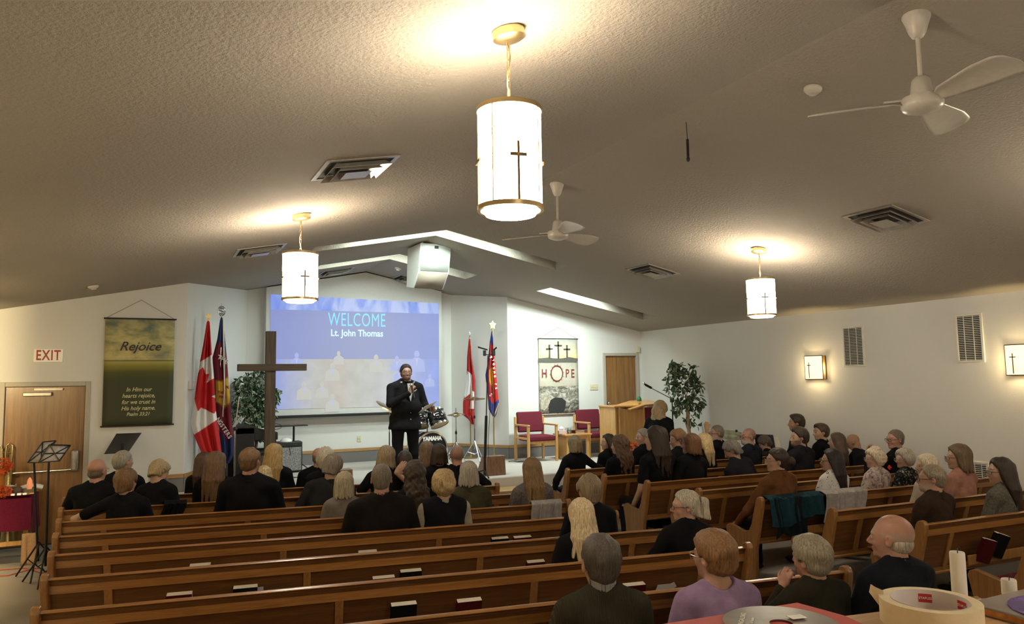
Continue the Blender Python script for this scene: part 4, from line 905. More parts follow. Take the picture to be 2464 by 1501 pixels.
# tall black stand with a stereo pair of microphones
def micpair():
    y=10.75; c=ony(1166,1150,y); t=ony(1174,855,y); r=thing('microphone_stand','tall black stand with a pair of angled condenser microphones on a bar','microphone stand',(c[0],y,0))
    x1=t[0]-c[0]; zt=t[2]
    b=ony(1170,1000,y); MB().tube([(0,0,STZ+.02),((b[0]-c[0]),0,b[2])],.022,10).build('thick_tube',BLKM,r)
    MB().tube([((b[0]-c[0]),0,b[2]-.02),(x1,0,zt)],.009,8).build('upper_pole',BLKM,r)
    a=ony(1163,853,y)-[c[0],y,0]; e=ony(1189,853,y)-[c[0],y,0]
    MB().tube([tuple(a),tuple(e)],.007,6).build('bar',BLKM,r)
    for (p0,p1) in (((1151,835),(1172,841)),((1196,835),(1183,846))):
        A=ony(*p0,y-.05)-[c[0],y,0]; B=ony(*p1,y+.04)-[c[0],y,0]; MB().tube([tuple(A),tuple(B)],.013,10).build('condenser_microphone',BLKM,r)
    for p0 in ((1166,850),(1188,850)):
        A=ony(*p0,y)-[c[0],y,0]; MB().box(A[0]-.022,A[0]+.022,-.02,.02,A[2]-.04,A[2]+.05).build('shock_mount',BLACK,r,bevel=.008)
    MB().tube([(x1+.02,-.02,zt),(x1+.045,-.02,zt-.5),(.06,-.02,b[2]-.4),(.07,-.02,STZ+.1)],.004,6).build('cable',BLACK,r)
    for k in range(3): t_=k*2.094+.3; MB().tube([(0,0,STZ+.09),(.33*math.cos(t_),.33*math.sin(t_),STZ+.012)],.012,6).build('leg',BLKM,r)
micpair()
# wedge boxes
WV=wood('walnut_box',(.10,.045,.022),(.24,.125,.065),2,.5,.1,1.6)
def wbox(px0,px1,pyt,y,label,h=.26,d=.42):
    a=ony(px0,pyt,y); b=ony(px1,pyt,y); w=b[0]-a[0]; r=thing('monitor_box',label,'speaker box',(a[0],y,STZ),0)
    MB().prism([(0,0),(d,0),(d*.45,h),(.03,h)],0,w,'x').build('cabinet',WV,r,bevel=.006)
    MB().box(.02,w-.02,.0,.0+.003,.02,h-.03,RX(-.1)).build('face',WV,r)
wbox(1171,1217,1095,10.7,'walnut box on the stage at the foot of the tall microphone stand',.30)
wbox(815,850,1117,10.75,'walnut box on the stage left of the presenter',.24)
# amplifier
y=12.9; a=ony(655,1068,y); b=ony(728,1068,y); r=thing('guitar_amplifier','grey grille guitar amplifier on the stage under the screen','amplifier',(a[0],y,STZ)); w=b[0]-a[0]; h=a[2]-STZ+.02
MB().box(0,w,0,.26,.02,h).build('cabinet',BLACK,r,bevel=.015)
m,t,b_=nt('amp_grille'); S(b_,'Roughness',.6); t.links.new(ramp(t,noise(t,90,4,coords(t,(1,1,1.4)),.7),[(.42,(.10,.10,.10)),(.6,(.42,.42,.41))]),b_.inputs['Base Color'])
MB().box(.02,w-.02,-.008,.0,.04,h-.09).build('grille',m,r)
MB().box(.02,w-.02,-.006,.0,h-.08,h-.02).build('control_panel',plain('panel_black',(.02,.02,.02),.4),r)
m=MB()
for i in range(14): m.lathe([(.009,0),(.009,.018),(.001,.018)],8,T((.06+i*(w-.12)/13,-.006,h-.05))@RX(math.pi/2))
m.build('knobs',CHROME,r)
MB().tube([(w*.55+.03*math.sin(t*1.0),-.015,h-.06-.16*abs(math.sin(t))) for t in np.linspace(0,math.pi,14)],.004,5).build('hanging_lead',BLACK,r)
o=MB().lathe([(.10,0),(.09,.03),(.05,.055),(.001,.06)],24).build('sun_hat',PAPER,None); o.location=(a[0]+.24,y+.12,STZ+h); tag(o,'round white hat lying on top of the guitar amplifier','hat')
# keyboard stand behind amplifier
y=13.3; a=ony(707,1025,y); r=thing('tablet_stand','black pole stand with a flat tray and looped cable behind the amplifier','stand',(a[0],y,0)); 
MB().tube([(0,0,STZ),(0,0,a[2])],.018,8).build('pole',BLKM,r); MB().box(-.33,.22,-.12,.12,a[2],a[2]+.02).build('tray',BLACK,r,bevel=.004)
MB().tube([(-.36+.14*math.cos(t),-.13,a[2]+.01+.05*math.sin(t)) for t in np.linspace(0,6.0,24)],.005,5).build('looped_cable',BLACK,r)
for k in range(3): t_=k*2.094; MB().tube([(0,0,STZ+.2),(.25*math.cos(t_),.25*math.sin(t_),STZ+.01)],.01,6).build('leg',BLKM,r)
# digital piano
y=11.9; a=ony(566,1030,y); b=ony(628,1040,y+.3); r=thing('digital_piano','black upright digital piano seen from its end, beside the flags','piano',(a[0],y,STZ)); L_=1.0; zt=a[2]-STZ
MB().box(0,.28,0,L_,0,zt).build('cabinet',BLACK,r,bevel=.008)
MB().box(.28,.62,0,L_,zt-.20,zt-.09).build('key_bed',BLACK,r,bevel=.006)
MB().prism([(0,zt+.0),(.28,zt-.0),(.60,zt-.08),(.62,zt-.09),(.28,zt-.09),(0,zt-.09)],0,.03,'y').box(.0,.28,0,L_,zt,zt+.015).build('lid',BLACK,r)
MB().box(.40,.58,.04,L_-.04,zt-.09,zt-.07).build('white_keys',PAPER,r)
MB().box(.55,.60,.02,.07,0,zt-.2).box(.55,.60,L_-.07,L_-.02,0,zt-.2).build('leg',BLACK,r)
MB().box(-.02,.16,.02,.3,0,.008,T((.0,0,zt+.02))@RY(-.9)).build('sheet_music',PAPER,r)
r=thing('piano_bench','black piano bench behind the people beside the cross','bench',(ony(628,1085,11.7)[0],11.7,STZ)); MB().box(-.15,.22,0,.7,.42,.48).build('seat',BLACK,r,bevel=.015)
for sx in (-.13,.2):
    for sy in (.04,.66): MB().box(sx-.02,sx+.02,sy-.02,sy+.02,0,.42).build('leg',BLACK,r)
# chrome mic stand by the flags
y=11.2; a=ony(566,1035,y); r=thing('boom_stand','thin chrome microphone stand with a raised boom in front of the piano','microphone stand',(a[0],y,0)); q=ony(576,953,y)-[a[0],y,0]
MB().tube([(0,0,STZ),(0,0,a[2]+.04)],.011,8).build('pole',CHROME,r); MB().tube([(-.01,0,a[2]-.05),tuple(q)],.007,8).build('boom',CHROME,r); MB().ball((0,0,a[2]+.02),.03).build('clutch',BLACK,r)
MB().lathe([(.14,0),(.13,.02),(.02,.03)],24,T((0,0,STZ))).build('round_base',BLKM,r)
# black music stand by the wall
def solidstand():
    y=11.15; P=[ony(px,py,y+dy) for px,py,dy in ((280,1043,.14),(341,1041,.14),(309,1088,-.02),(251,1091,-.02))]; 
    r=thing('music_stand','solid black music stand against the wall under the Rejoice banner','music stand',(ony(295,1085,y)[0],y,0)); o=np.array(r.location)
    MB()._add([tuple(p-o) for p in P],[(0,1,2,3)]).build('desk',plain('desk_black',(.022,.021,.022),.5),r,solid=.006,fix=False,bevel=.01)
    a=P[3]-o; b=P[2]-o; MB()._add([tuple(a),tuple(b),tuple(b+[-.0,-.06,.0]),tuple(a+[0,-.06,.0])],[(0,1,2,3)]).build('lip',BLKM,r,solid=.004,fix=False)
    MB().tube([(0,0,0.02),(0,0,(P[0]+P[2])[2]/2)],.012,8).build('pole',BLKM,r)
    for k in range(3): t_=k*2.094; MB().tube([(0,0,.25),(.28*math.cos(t_),.28*math.sin(t_),.012)],.008,6).build('leg',BLKM,r)
solidstand()
def foldstand(pts,bpx,y,label,sheets=True):
    P=[np.array(ony(px,py,y+dy)) for px,py,dy in pts]; c=sum(P)/4; b=ony(*bpx,y); r=thing('folding_music_stand',label,'music stand',(b[0],y,0),group='folding music stands by the exit'); o=np.array(r.location)
    m=MB(); Q=[p-o for p in P]
    for i in range(4): m.tube([tuple(Q[i]),tuple(Q[(i+1)%4])],.006,5)
    m.tube([tuple(Q[0]),tuple(Q[2])],.006,5).tube([tuple(Q[1]),tuple(Q[3])],.006,5).tube([tuple((Q[0]+Q[3])/2),tuple((Q[1]+Q[2])/2)],.006,5).build('wire_desk',BLKM,r)
    if sheets: MB()._add([tuple(p*.92+(c-o)*.08+np.array([0,.012,0])) for p in Q],[(0,1,2,3)]).build('sheet_music',plain('sheet_grey',(.42,.40,.42),.8),r,solid=.002,fix=False)
    base=(Q[2]+Q[3])/2; MB().tube([(0,0,.18),tuple(base)],[.014,.011],8).build('pole',BLKM,r)
    for k in range(3): t_=k*2.094+.4; MB().tube([(0,0,.38),(.27*math.cos(t_),.27*math.sin(t_),.012)],.009,6).tube([(0,0,.12),(.14*math.cos(t_),.14*math.sin(t_),.2)],.006,5).build('leg',BLKM,r)
foldstand([(118,1070,.1),(170,1071,.1),(143,1109,-.05),(92,1113,-.05)],(112,1290),9.3,'folding music stand holding pale sheets, right one of the pair by the exit')
foldstand([(103,1063,.1),(135,1060,.1),(98,1113,-.05),(66,1113,-.05)],(94,1290),9.6,'folding music stand turned edge-on, left one of the pair by the exit')
# table with harvest display
TZ=.76
def tab():
    q=onz(88,1186,TZ); x1=q[0]; yb=q[1]; f=onz(60,1198,TZ); yf=f[1]; x0=XL+.06
    r=thing('display_table','wooden table under a burgundy cloth beside the left wall','table',(x0,yf,0)); w=x1-x0; d=max(.6,yb-yf)
    MB().box(0,w-.02,0.0,d,TZ-.04,TZ-.012).build('tabletop',LIGHTW,r)
    for sx in (.04,w-.08):
        for sy in (.03,d-.08): MB().box(sx,sx+.055,sy,sy+.055,0,TZ-.04).build('leg',wood('table_leg',(.22,.12,.045),(.36,.21,.09),2,.4,.2),r,bevel=.004)
    MB().box(.05,w-.03,.04,.07,.22,.27).build('stretcher',LIGHTW,r)
    c=MB(); c.box(-.01,w,-.012,d+.01,TZ-.012,TZ-.004)
    c.grid(lambda u,v:(-.01+u*(w+.01),-.014-.012*v*(1+math.sin(u*17)),TZ-.005-v*.36),40,6)
    c.grid(lambda u,v:(w+.002+.018*v*(1+math.sin(u*15+1)),u*d*1.0,TZ-.005-v*(.36+.28*(1-u))),30,8)
    c.build('burgundy_cloth',plain('table_burgundy',(.13,.012,.035),.8,0,.15,60,.1,.2,200),r,fix=False)
    MB().grid(lambda u,v:(w-.08+.16*u+.02*v*math.sin(u*9),-.03-.012*math.sin(u*12)-.02*v,TZ-.40-v*.36),20,8).build('tan_cloth_end',plain('tan_cloth',(.48,.30,.16),.85,0,.1,60),r,fix=False,solid=.003)
    return x0,yf,w,d
x0,yf,w,d=tab()
FL=plain('orange_petal',(.55,.08,.01),.7,0,.3,60)
def flowers(loc,n,rad,label,seed,name='orange_flowers',z0=0,stem=True):
    r=thing(name,label,'flowers',loc); rg=np.random.default_rng(seed); m=MB()
    for i in range(n):
        d_=rg.normal(size=3); d_/=np.linalg.norm(d_); p=Vector(d_*rad*rg.uniform(.6,1))+Vector((0,0,z0)); A=T(p)@Matrix.Rotation(rg.uniform(0,6),4,Vector(d_))
        for k in range(5):
            a=k*1.257; A2=A@RZ(a); s=rad*.42
            m._add([(0,0,0),(s*.5,-s*.3,s*.15),(s,0,s*.25),(s*.5,s*.3,s*.15)],[(0,1,2,3)],A2)
    m.build('petals',FL,r,fix=False,smooth=0)
    if stem: MB().lathe([(.04,-.0),(.05,.10),(.03,z0*.8),(.035,z0*.85)],16).build('vase',plain('amber_vase',(.35,.12,.02),.2),r)
    return r
q=ony(4,1125,yf+.22); flowers((q[0],yf+.22,TZ),50,.10,'tall orange flowers in a vase at the left picture edge',2,z0=q[2]-TZ)
q=ony(6,1182,yf+.10); flowers((q[0]+.02,yf+.10,TZ),46,.07,'low cluster of orange leaves lying on the burgundy cloth',4,'orange_leaves',.07,False)
q=ony(72,1150,yf+.35); r=thing('electric_candle','small orange candle on a green block at the end of the display table','candle',(q[0],yf+.35,TZ)); 
MB().box(-.05,.05,-.04,.04,0,.06).build('block',plain('olive_block',(.17,.17,.08),.6),r,bevel=.004); MB().lathe([(.025,.06),(.032,.10),(.026,.16),(.012,.19),(.001,.2)],16).build('flame_shade',emis('candle_glow',(1,.35,.15),.45,(.6,.2,.1)),r)
q=ony(36,1176,yf+.30); r=thing('pumpkin','small dark pumpkin with a stalk on the display table','pumpkin',(q[0],yf+.30,TZ)); m=MB()
for k in range(8): a=k*math.pi/4; m.ball((.035*math.cos(a),.035*math.sin(a),.055),(.045,.045,.055),10,8)
m.build('flesh',plain('pumpkin_skin',(.09,.055,.035),.6),r); MB().tube([(0,0,.10),(.01,0,.14)],.009,6).build('stalk',BARK,r)
q=ony(45,1187,yf+.12); r=thing('silver_tray','oval silver tray with small glowing candles on the display table','tray',(q[0],yf+.13,TZ+.001)); 
MB().lathe([(.10,0),(.17,.03),(.175,.032),(.1,.008),(.001,.008)],32,Matrix.Diagonal((1,.6,1,1)),False).build('dish',CHROME,r)
for i,(dx,dy) in enumerate(((-.06,0),(0,.02),(.06,-.01))): c=thing('tea_light',['tea light at the left of the silver tray','tea light in the middle of the silver tray','tea light at the right of the silver tray'][i],'candle',(q[0]+dx,yf+.13+dy,TZ+.012),group='tea lights on the silver tray'); MB().lathe([(.02,0),(.02,.03),(.001,.03)],14).build('cup',emis('tealight',(1,.8,.5),.6),c)
r=thing('open_book','large open book with pale pages lying on the display table','book',(ony(45,1165,yf+.5)[0],yf+.52,TZ)); MB().grid(lambda u,v:((u-.5)*.5,(v-.5)*.08,.05+.03*math.sin(abs(u-.5)*2*math.pi)-(v-.5)*-.02),20,4).build('pages',PAPER,r,solid=.03,fix=False)
# brass instrument
r=thing('trombone','brass trombone standing upright behind the display table','trombone',(0,0,0)); yy=yf+1.0; g=lambda px,py: tuple(ony(px,py,yy)); BR=metal('lacquered_brass',(.62,.50,.25),.22)
MB().tube([g(14,1300),g(14,1090),g(16,1072),g(24,1066),g(30,1072),g(28,1110),g(26,1160)],.012,8).tube([g(4,1160),g(4,1078),g(1,1072)],.014,8).build('slide_tubes',BR,r)
MB().tube([g(20,1300),g(20,1160),g(20,1110)],[.09,.03,.012],16).build('bell',BR,r); MB().tube([g(2,1130),g(30,1130)],.008,6).tube([g(8,1088),g(28,1090)],.008,6).build('braces',BR,r)
# orange cord
m=MB(); m.tube([tuple(onz(px,py,.008)) for px,py in ((-40,1372),(10,1370),(60,1366),(100,1378),(135,1372),(170,1362))],.006,6); m.tube([tuple(onz(px,py,.008)) for px,py in ((-40,1388),(20,1384),(70,1370),(95,1366))],.006,6); o=m.build('extension_cord',plain('orange_cord',(.50,.10,.03),.5),None); tag(o,'orange extension cord running over the carpet under the display table','cord')
# guitar, monitor, drum cover at right front
r=thing('electric_guitar','wooden guitar headstock rising above the choir near the right wall','guitar',(0,0,0)); y=8.9; g=lambda px,py,yy=y: np.array(ony(px,py,yy)); 
GW=wood('guitar_maple',(.40,.24,.12),(.62,.42,.24),2,.35,.3)
MB().tube([tuple(g(1707,1150)),tuple(g(1703,1050)),tuple(g(1702,1040))],.022,8).build('neck',GW,r)
P=[g(px,py) for px,py in ((1694,1020),(1698,1014),(1704,1016),(1706,1024),(1705,1048),(1698,1048),(1697,1034))]
MB()._add([tuple(p) for p in P],[tuple(range(7))]).build('headstock',GW,r,solid=.02,fix=False,smooth=0)
m=MB()
for i in range(4): c=g(1703+i,1022+i*5); m.tube([tuple(c),tuple(c+[.035,0,0])],.006,6).ball(tuple(c+[.04,0,0]),.011,8,6)
m.build('tuning_pegs',CHROME,r); c=g(1708,1150); MB().ball(tuple(c+[0,0,-.2]),(.17,.04,.22),20,12).build('body',plain('sunburst',(.30,.08,.02),.2,0,.3,5,coat=.5),r)
r=thing('laptop','black laptop screen standing behind the grey-bearded man','laptop',(0,0,0)); y=8.7; P=[ony(px,py,y) for px,py in ((1815,1044),(1860,1046),(1866,1080),(1820,1080))]
MB()._add([tuple(p) for p in P],[(0,1,2,3)]).build('screen',plain('screen_black',(.008,.008,.01),.25),r,solid=.012,fix=False,bevel=.005)
P=[ony(px,py,y+.06) for px,py in ((1858,1050),(1872,1051),(1880,1083),(1866,1083))]; o=MB()._add([tuple(p) for p in P],[(0,1,2,3)]).build('white_folder',PAPER,None,solid=.012,fix=False,smooth=0); tag(o,'white folder standing just right of the black laptop screen','folder')
q=ony(1840,1083,y); MB().box(q[0]-.2,q[0]+.2,y-.25,y+.02,q[2]-.02,q[2]).build('keyboard',BLACK,r); MB().box(q[0]-.25,q[0]+.25,y-.3,y+.1,q[2]-.05,q[2]-.02).build('stand_top',BLKM,r); MB().tube([(q[0],y-.1,q[2]-.03),(q[0],y-.1,.02)],.02,8).build('stand_pole',BLKM,r)
r=thing('patterned_drum','pale green patterned hand drum on a stand between two men at right','drum',(0,0,0)); y=9.1; c=ony(1757,1045,y)
MB().lathe([(.02,-.05),(.20,-.05),(.21,0),(.20,.03),(.01,.05)],32,T(tuple(c))@RX(.15)).build('shell',plain('patterned_green',(.32,.34,.24),.6,0,.5,12),r); MB().tube([tuple(c+[0,0,-.05]),(c[0],y,.02)],.012,8).build('stand_pole',BLKM,r)
for dx,dz in ((.02,.06),(.05,-.02)): MB().ball(tuple(c+[dx,-.12,dz]),.022).build('knob',BLACK,r)
q=ony(1522,1080,9.9); flowers((q[0],9.9,.62),60,.11,'glowing orange floral arrangement on the stage front near the lectern',9,'orange_arrangement',q[2]-.62,True)
r=[o for o in COL.objects if o.name=='orange_arrangement'][0]; MB().box(-.12,.12,-.12,.12,-.62,0).build('plinth',LIGHTW,r)
m=MB(); 
for i in range(5): m.grid(lambda u,v,i=i:(.07*i+u*.12,.05*math.sin(i*2)+v*.14,.004+.012*math.sin(u*5+i)*math.sin(v*4+i)),6,6)
o=m.build('loose_papers',plain('printed_paper',(.62,.50,.46),.8,0,.3,14),None,fix=False,solid=.002); q=onz(690,1130,STZ); o.location=(q[0]-.1,min(q[1],12.2),STZ+.012); tag(o,'loose printed papers lying on the stage carpet near the amplifier','papers')
r=thing('floor_cable','short black cable end lying on the stage near the walnut box','cable',tuple(onz(1238,1112,STZ)+np.array([0,0,.004]))); MB().tube([(-.1,.05,.01),(-.02,0,.02),(.03,-.06,.01),(.12,-.02,.01),(.2,-.06,.01)],.008,6).build('lead',BLACK,r)
# ------------------------------------------------------------ foreground counter
DZ=1.78
def counter():
    A=onz(1600,1520,DZ); pts=[onz(px,py,DZ) for px,py in ((1500,1530),(2018,1481),(2110,1468),(2290,1447),(2464,1424),(2700,1392))]
    f=pts[0][:2]; l=pts[-1][:2]; 
    dirv=np.array(onz(2290,1447,DZ)-onz(2018,1481,DZ))[:2]; dirv/=np.linalg.norm(dirv); p0=np.array(onz(2018,1481,DZ))[:2]
    a=p0-dirv*.42; b=p0+dirv*.9; n=np.array([dirv[1],-dirv[0]])
    poly=[tuple(a),tuple(b),tuple(b+n*.55),tuple(a+n*.55)]
    r=thing('wooden_counter','light wood counter top in the bottom right foreground','counter',(0,0,0))
    MB().prism(poly,DZ-.03,DZ,'z').build('counter_top',DESKW,r,bevel=.003)
    q=[tuple(np.array(a)+n*.03),tuple(np.array(b)+n*.03),tuple(np.array(b)+n*.5),tuple(np.array(a)+n*.5)]
    MB().prism(q,0,DZ-.03,'z').build('cabinet',OAKE,r)
    return p0,dirv,n
p0,dv,nv_=counter()
def tape():
    a=onz(2121,1440,DZ+.012); b=onz(2352,1465,DZ+.012); c=(a+b)/2; 
    c=np.array([*onz(2237,1440,DZ+.026)[:2],DZ]); r=thing('masking_tape','roll of cream masking tape on the counter with its end sticking up','tape',tuple(c)); k=.39
    TM=plain('masking_cream',(.66,.56,.38),.7,0,.04,120); Rr=.0500
    MB().lathe([(Rr*.775,0),(Rr,0),(Rr,.025),(Rr*.775,.025)],96,None,False).build('tape_roll',TM,r,fix=False)
    MB().lathe([(Rr*.775,.0255),(Rr*.765,.0255),(Rr*.765,0),(Rr*.775,0)],96,None,False).build('core',plain('core_white',(.60,.55,.56),.7,0,.04),r,fix=False)
    va=math.atan2(c[1],c[0])
    for dth,s in ((.12,1),(-.95,1)):
        an=va+dth; rr=Rr*.762
        m=MB(); m.grid(lambda u,v:(rr*math.cos(an+(.5-u)*.36),rr*math.sin(an+(.5-u)*.36),.0115+v*.0095),8,2); m.build('red_label',plain('label_red',(.42,.02,.03),.6),r,fix=False)
        text('lettering','STAPLES',.0036,PAPER,r,(0,0,0),(0,0,0),ext=.00005,off=.00005,fn=lambda co,an=an:Vector(((rr-.0003+co.z)*math.cos(an-co.x/rr),(rr-.0003+co.z)*math.sin(an-co.x/rr),.0162+co.y)))
    # loose end
    P=[onz(2120,1455,DZ+.004)]
    e=np.array(onplane(2095,1405,tuple(c[:2]),(c[0],c[1])))-c; e2=np.array(onplane(2126,1421,tuple(c[:2]),(c[0],c[1])))-c; e3=np.array(onplane(2124,1468,tuple(c[:2]),(c[0],c[1])))-c; e4=np.array(onplane(2091,1424,tuple(c[:2]),(c[0],c[1])))-c;e5=np.array(onplane(2106,1412,tuple(c[:2]),(c[0],c[1])))-c
    e6=np.array(onplane(2150,1420,tuple(c[:2]),(c[0],c[1])))-c
    MB()._add([tuple(v) for v in (e,e5,e2,e3,e4)],[(0,1,2,3,4)]).build('loose_end',TM,r,solid=.0004,fix=False,smooth=0)
tape()
def folder():
    P=[onz(px,py,DZ+.006) for px,py in ((1330,1542),(1918,1449),(2032,1480),(2120,1520),(1560,1520))]; cc=P[1]
    ext=P[4]+(P[4]-P[1])*.2
    q=[P[0],P[1],P[2],P[3]+(P[3]-P[2])*.6,P[0]+(P[3]-P[1])*.9]
    c=sum(q)/len(q); r=thing('red_folder','flat red folder lying on the counter at the bottom edge','folder',(c[0],c[1],DZ))
    m=MB().prism([tuple((p-c)[:2]) for p in q],.0005,.006,'z'); m.build('cover',plain('folder_red',(.42,.055,.045),.6,0,.05,60),r,bevel=.0008)
    a=onz(1880,1475,DZ+.007); ctr=onz(1880,1500,DZ+.0075); r2=thing('compact_disc','printed silver disc in a clear sleeve on the red folder','disc',(ctr[0],ctr[1],DZ+.0068))
    dm,t,b=nt('disc_print'); S(b,'Metallic',.5); S(b,'Roughness',.3); t.links.new(ramp(t,noise(t,14,2,coords(t)),[(.42,(.13,.12,.11)),(.58,(.19,.175,.16)),(.7,(.30,.09,.06))]),b.inputs['Base Color'])
    L=onz(1737,1500,DZ+.0075); Rr=np.linalg.norm((onz(1737,1500,DZ+.0075)-ctr)[:2]); Rr=min(Rr,.06)
    MB().lathe([(.012,.0),(.012,.0012),(Rr,.0012),(Rr,0)],72,None,False).build('disc',dm,r2,fix=False)
    MB().lathe([(.0125,.0013),(.019,.0013)],40,None,False).build('hub',plain('disc_hub',(.12,.06,.05),.3),r2,fix=False)
    va=math.atan2(dv[1],dv[0])
    for s,px,py,sz in (('SINGALONG',1786,1489,.0075),('Gerry Anastasia'[:0]+'for Families',1810,1492,.0045)):
        q_=onz(px,py,DZ+.009)-np.array([ctr[0],ctr[1],DZ+.0068]); text('lettering',s,sz,PAPER,r2,tuple(q_),(0,0,va+.9),ext=.0001,off=.0001)
    q_=onz(1917,1484,DZ+.009)-np.array([ctr[0],ctr[1],DZ+.0068]); MB().box(-.009,.009,-.006,.006,0,.0003,T(tuple(q_))@RZ(va)).build('white_label',PAPER,r2)
folder()
def cdcase():
    P=[onz(px,py,DZ+.010) for px,py in ((2338,1430),(2464,1408),(2560,1470),(2350,1455),)]
    a=onz(2328,1453,DZ+.008); bb=onz(2464,1489,DZ+.008); u=(bb-a)[:2]
    o=np.array(a)[:2]; r=thing('cd_case','clear plastic case holding a purple printed disc on the counter','disc case',(o[0],o[1],DZ),math.atan2(u[1],u[0]))
    jm,t,b=nt('clear_plastic'); S(b,'Transmission Weight',.55); S(b,'Roughness',.15); S(b,'Base Color',(.5,.45,.43,1)); S(b,'IOR',1.3)
    MB().box(.0,.142,.0,.125,0,.0100).build('case',plain('jewel_case',(.30,.26,.24),.15,0,.05),r,bevel=.001)
    MB().box(.003,.139,-.0006,.0004,.002,.0075).build('spine_insert',plain('spine_orange',(.50,.20,.05),.4,0,.4,90),r)
    MB().lathe([(.001,0),(.058,0),(.058,.0012),(.001,.0012)],72,T((.075,.062,.0102))).build('purple_disc',plain('disc_purple',(.10,.055,.28),.25,0,.35,50,coat=.4),r)
    m=MB(); m._add([(.05,.108,.0118),(.125,.085,.0118),(.12,.07,.0118)],[(0,1,2)]); m.build('yellow_stripe',plain('stripe_yellow',(.75,.45,.05),.4),r,fix=False)
cdcase()
def candle(px0,px1,pyt,pyb,label,tilt=0):
    dep=.62; w=(px1-px0)/F_PX; 
    # stand on the counter behind the tape
    d_=None
    for k in np.linspace(.5,1.2,200):
        p=atd((px0+px1)/2,pyb,k)
        if abs(p[2]-DZ)<.003: d_=k; break
    c=onz((px0+px1)/2,pyb,DZ); dd=-(RC.T@(c-C0))[2]; rad=(px1-px0)/2/F_PX*dd; zt=onplane((px0+px1)/2,pyt,tuple(c[:2]),(c[0],c[1]))[2]
    r=thing('white_candle',label,'candle',(c[0],c[1],DZ),group='white candles on the counter'); h=zt-DZ
    MB().lathe([(.0008,0),(rad,0),(rad,h-.002),(rad*.93,h),(rad*.75,h-.001),(.0005,h-.003)],32,None,False).build('wax',plain('candle_wax',(.70,.66,.60),.45,0,.03),r)
    MB().tube([(rad*.1,0,h-.002),(rad*.2,0,h+.004),(rad*.55,0,h+.005),(rad*.65,-.001,h+.0005)],.0006,5).build('wick',BLACK,r)
candle(2294,2328,1328,1452,'tall white candle standing on the counter behind the tape roll')
candle(2413,2446,1393,1430,'short white candle at the right edge behind the disc case')
# ------------------------------------------------------------ cloths over pews
def drape(row,x0,x1,drop_b,drop_f,label,name,col,seed=1,wob=.02,top=.86,xt=None):
    (X,Y),a=ROW[row]; rg=np.random.default_rng(seed); ph=rg.uniform(0,6,8)
    p0_=onrow(x0,1200,row,0); p1_=onrow(x1,1200,row,0); u0=np.hypot(p0_[0]-X,p0_[1]-Y); u1=np.hypot(p1_[0]-X,p1_[1]-Y)
    r=thing(name,label,'garment',(X,Y,0),a)
    def fn(u,v):
        s=v*(drop_b+.09+drop_f); x=u0+(u1-u0)*u+ .02*math.sin(7*v+ph[0])
        w=wob*(.6+.5*math.sin(u*17+ph[1]+1.5*v)+.4*math.sin(u*31+ph[2]+3*v))
        db=drop_b*(1+.18*math.sin(u*5+ph[3]))
        if s<db: z=top-(db-s); y=-.045-.08*0+ .10*(db-s)/.4*.3 - abs(w) -.012
        elif s<db+.09: t=(s-db)/.09; z=top+.022*math.sin(t*math.pi); y=-.055+.11*t
        else: z=top-(s-db-.09); y=.065+abs(w)+(top-z)*.28
        return (x,y,z)
    MB().grid(fn,110,70).build('cloth',plain(name+'_cloth_'+str(seed),col,.9,0,.15,25,.1,.25,180),r,fix=False,solid=.008,smooth=70)
drape('C',1277,1350,.27,.25,'pale grey scarf folded over the pew end beside the seated brown-haired woman','grey_scarf',(.30,.29,.29),1)
drape('e',1842,1970,.24,.3,'dark teal jacket draped over the back of a right-hand pew','teal_jacket',(.012,.042,.06),2,.03)
drape('e',1855,1930,.42,.1,'black hem of the coat hanging below the teal jacket','black_coat',(.008,.014,.018),3,.02)
drape('e',1972,2068,.26,.3,'pale grey and pink jacket draped beside the teal one','pale_jacket',(.34,.32,.31),4,.03)
drape('A',392,446,.13,.12,'black jacket with a small white patch hung over the front left pew','black_jacket',(.008,.008,.010),5,.03)
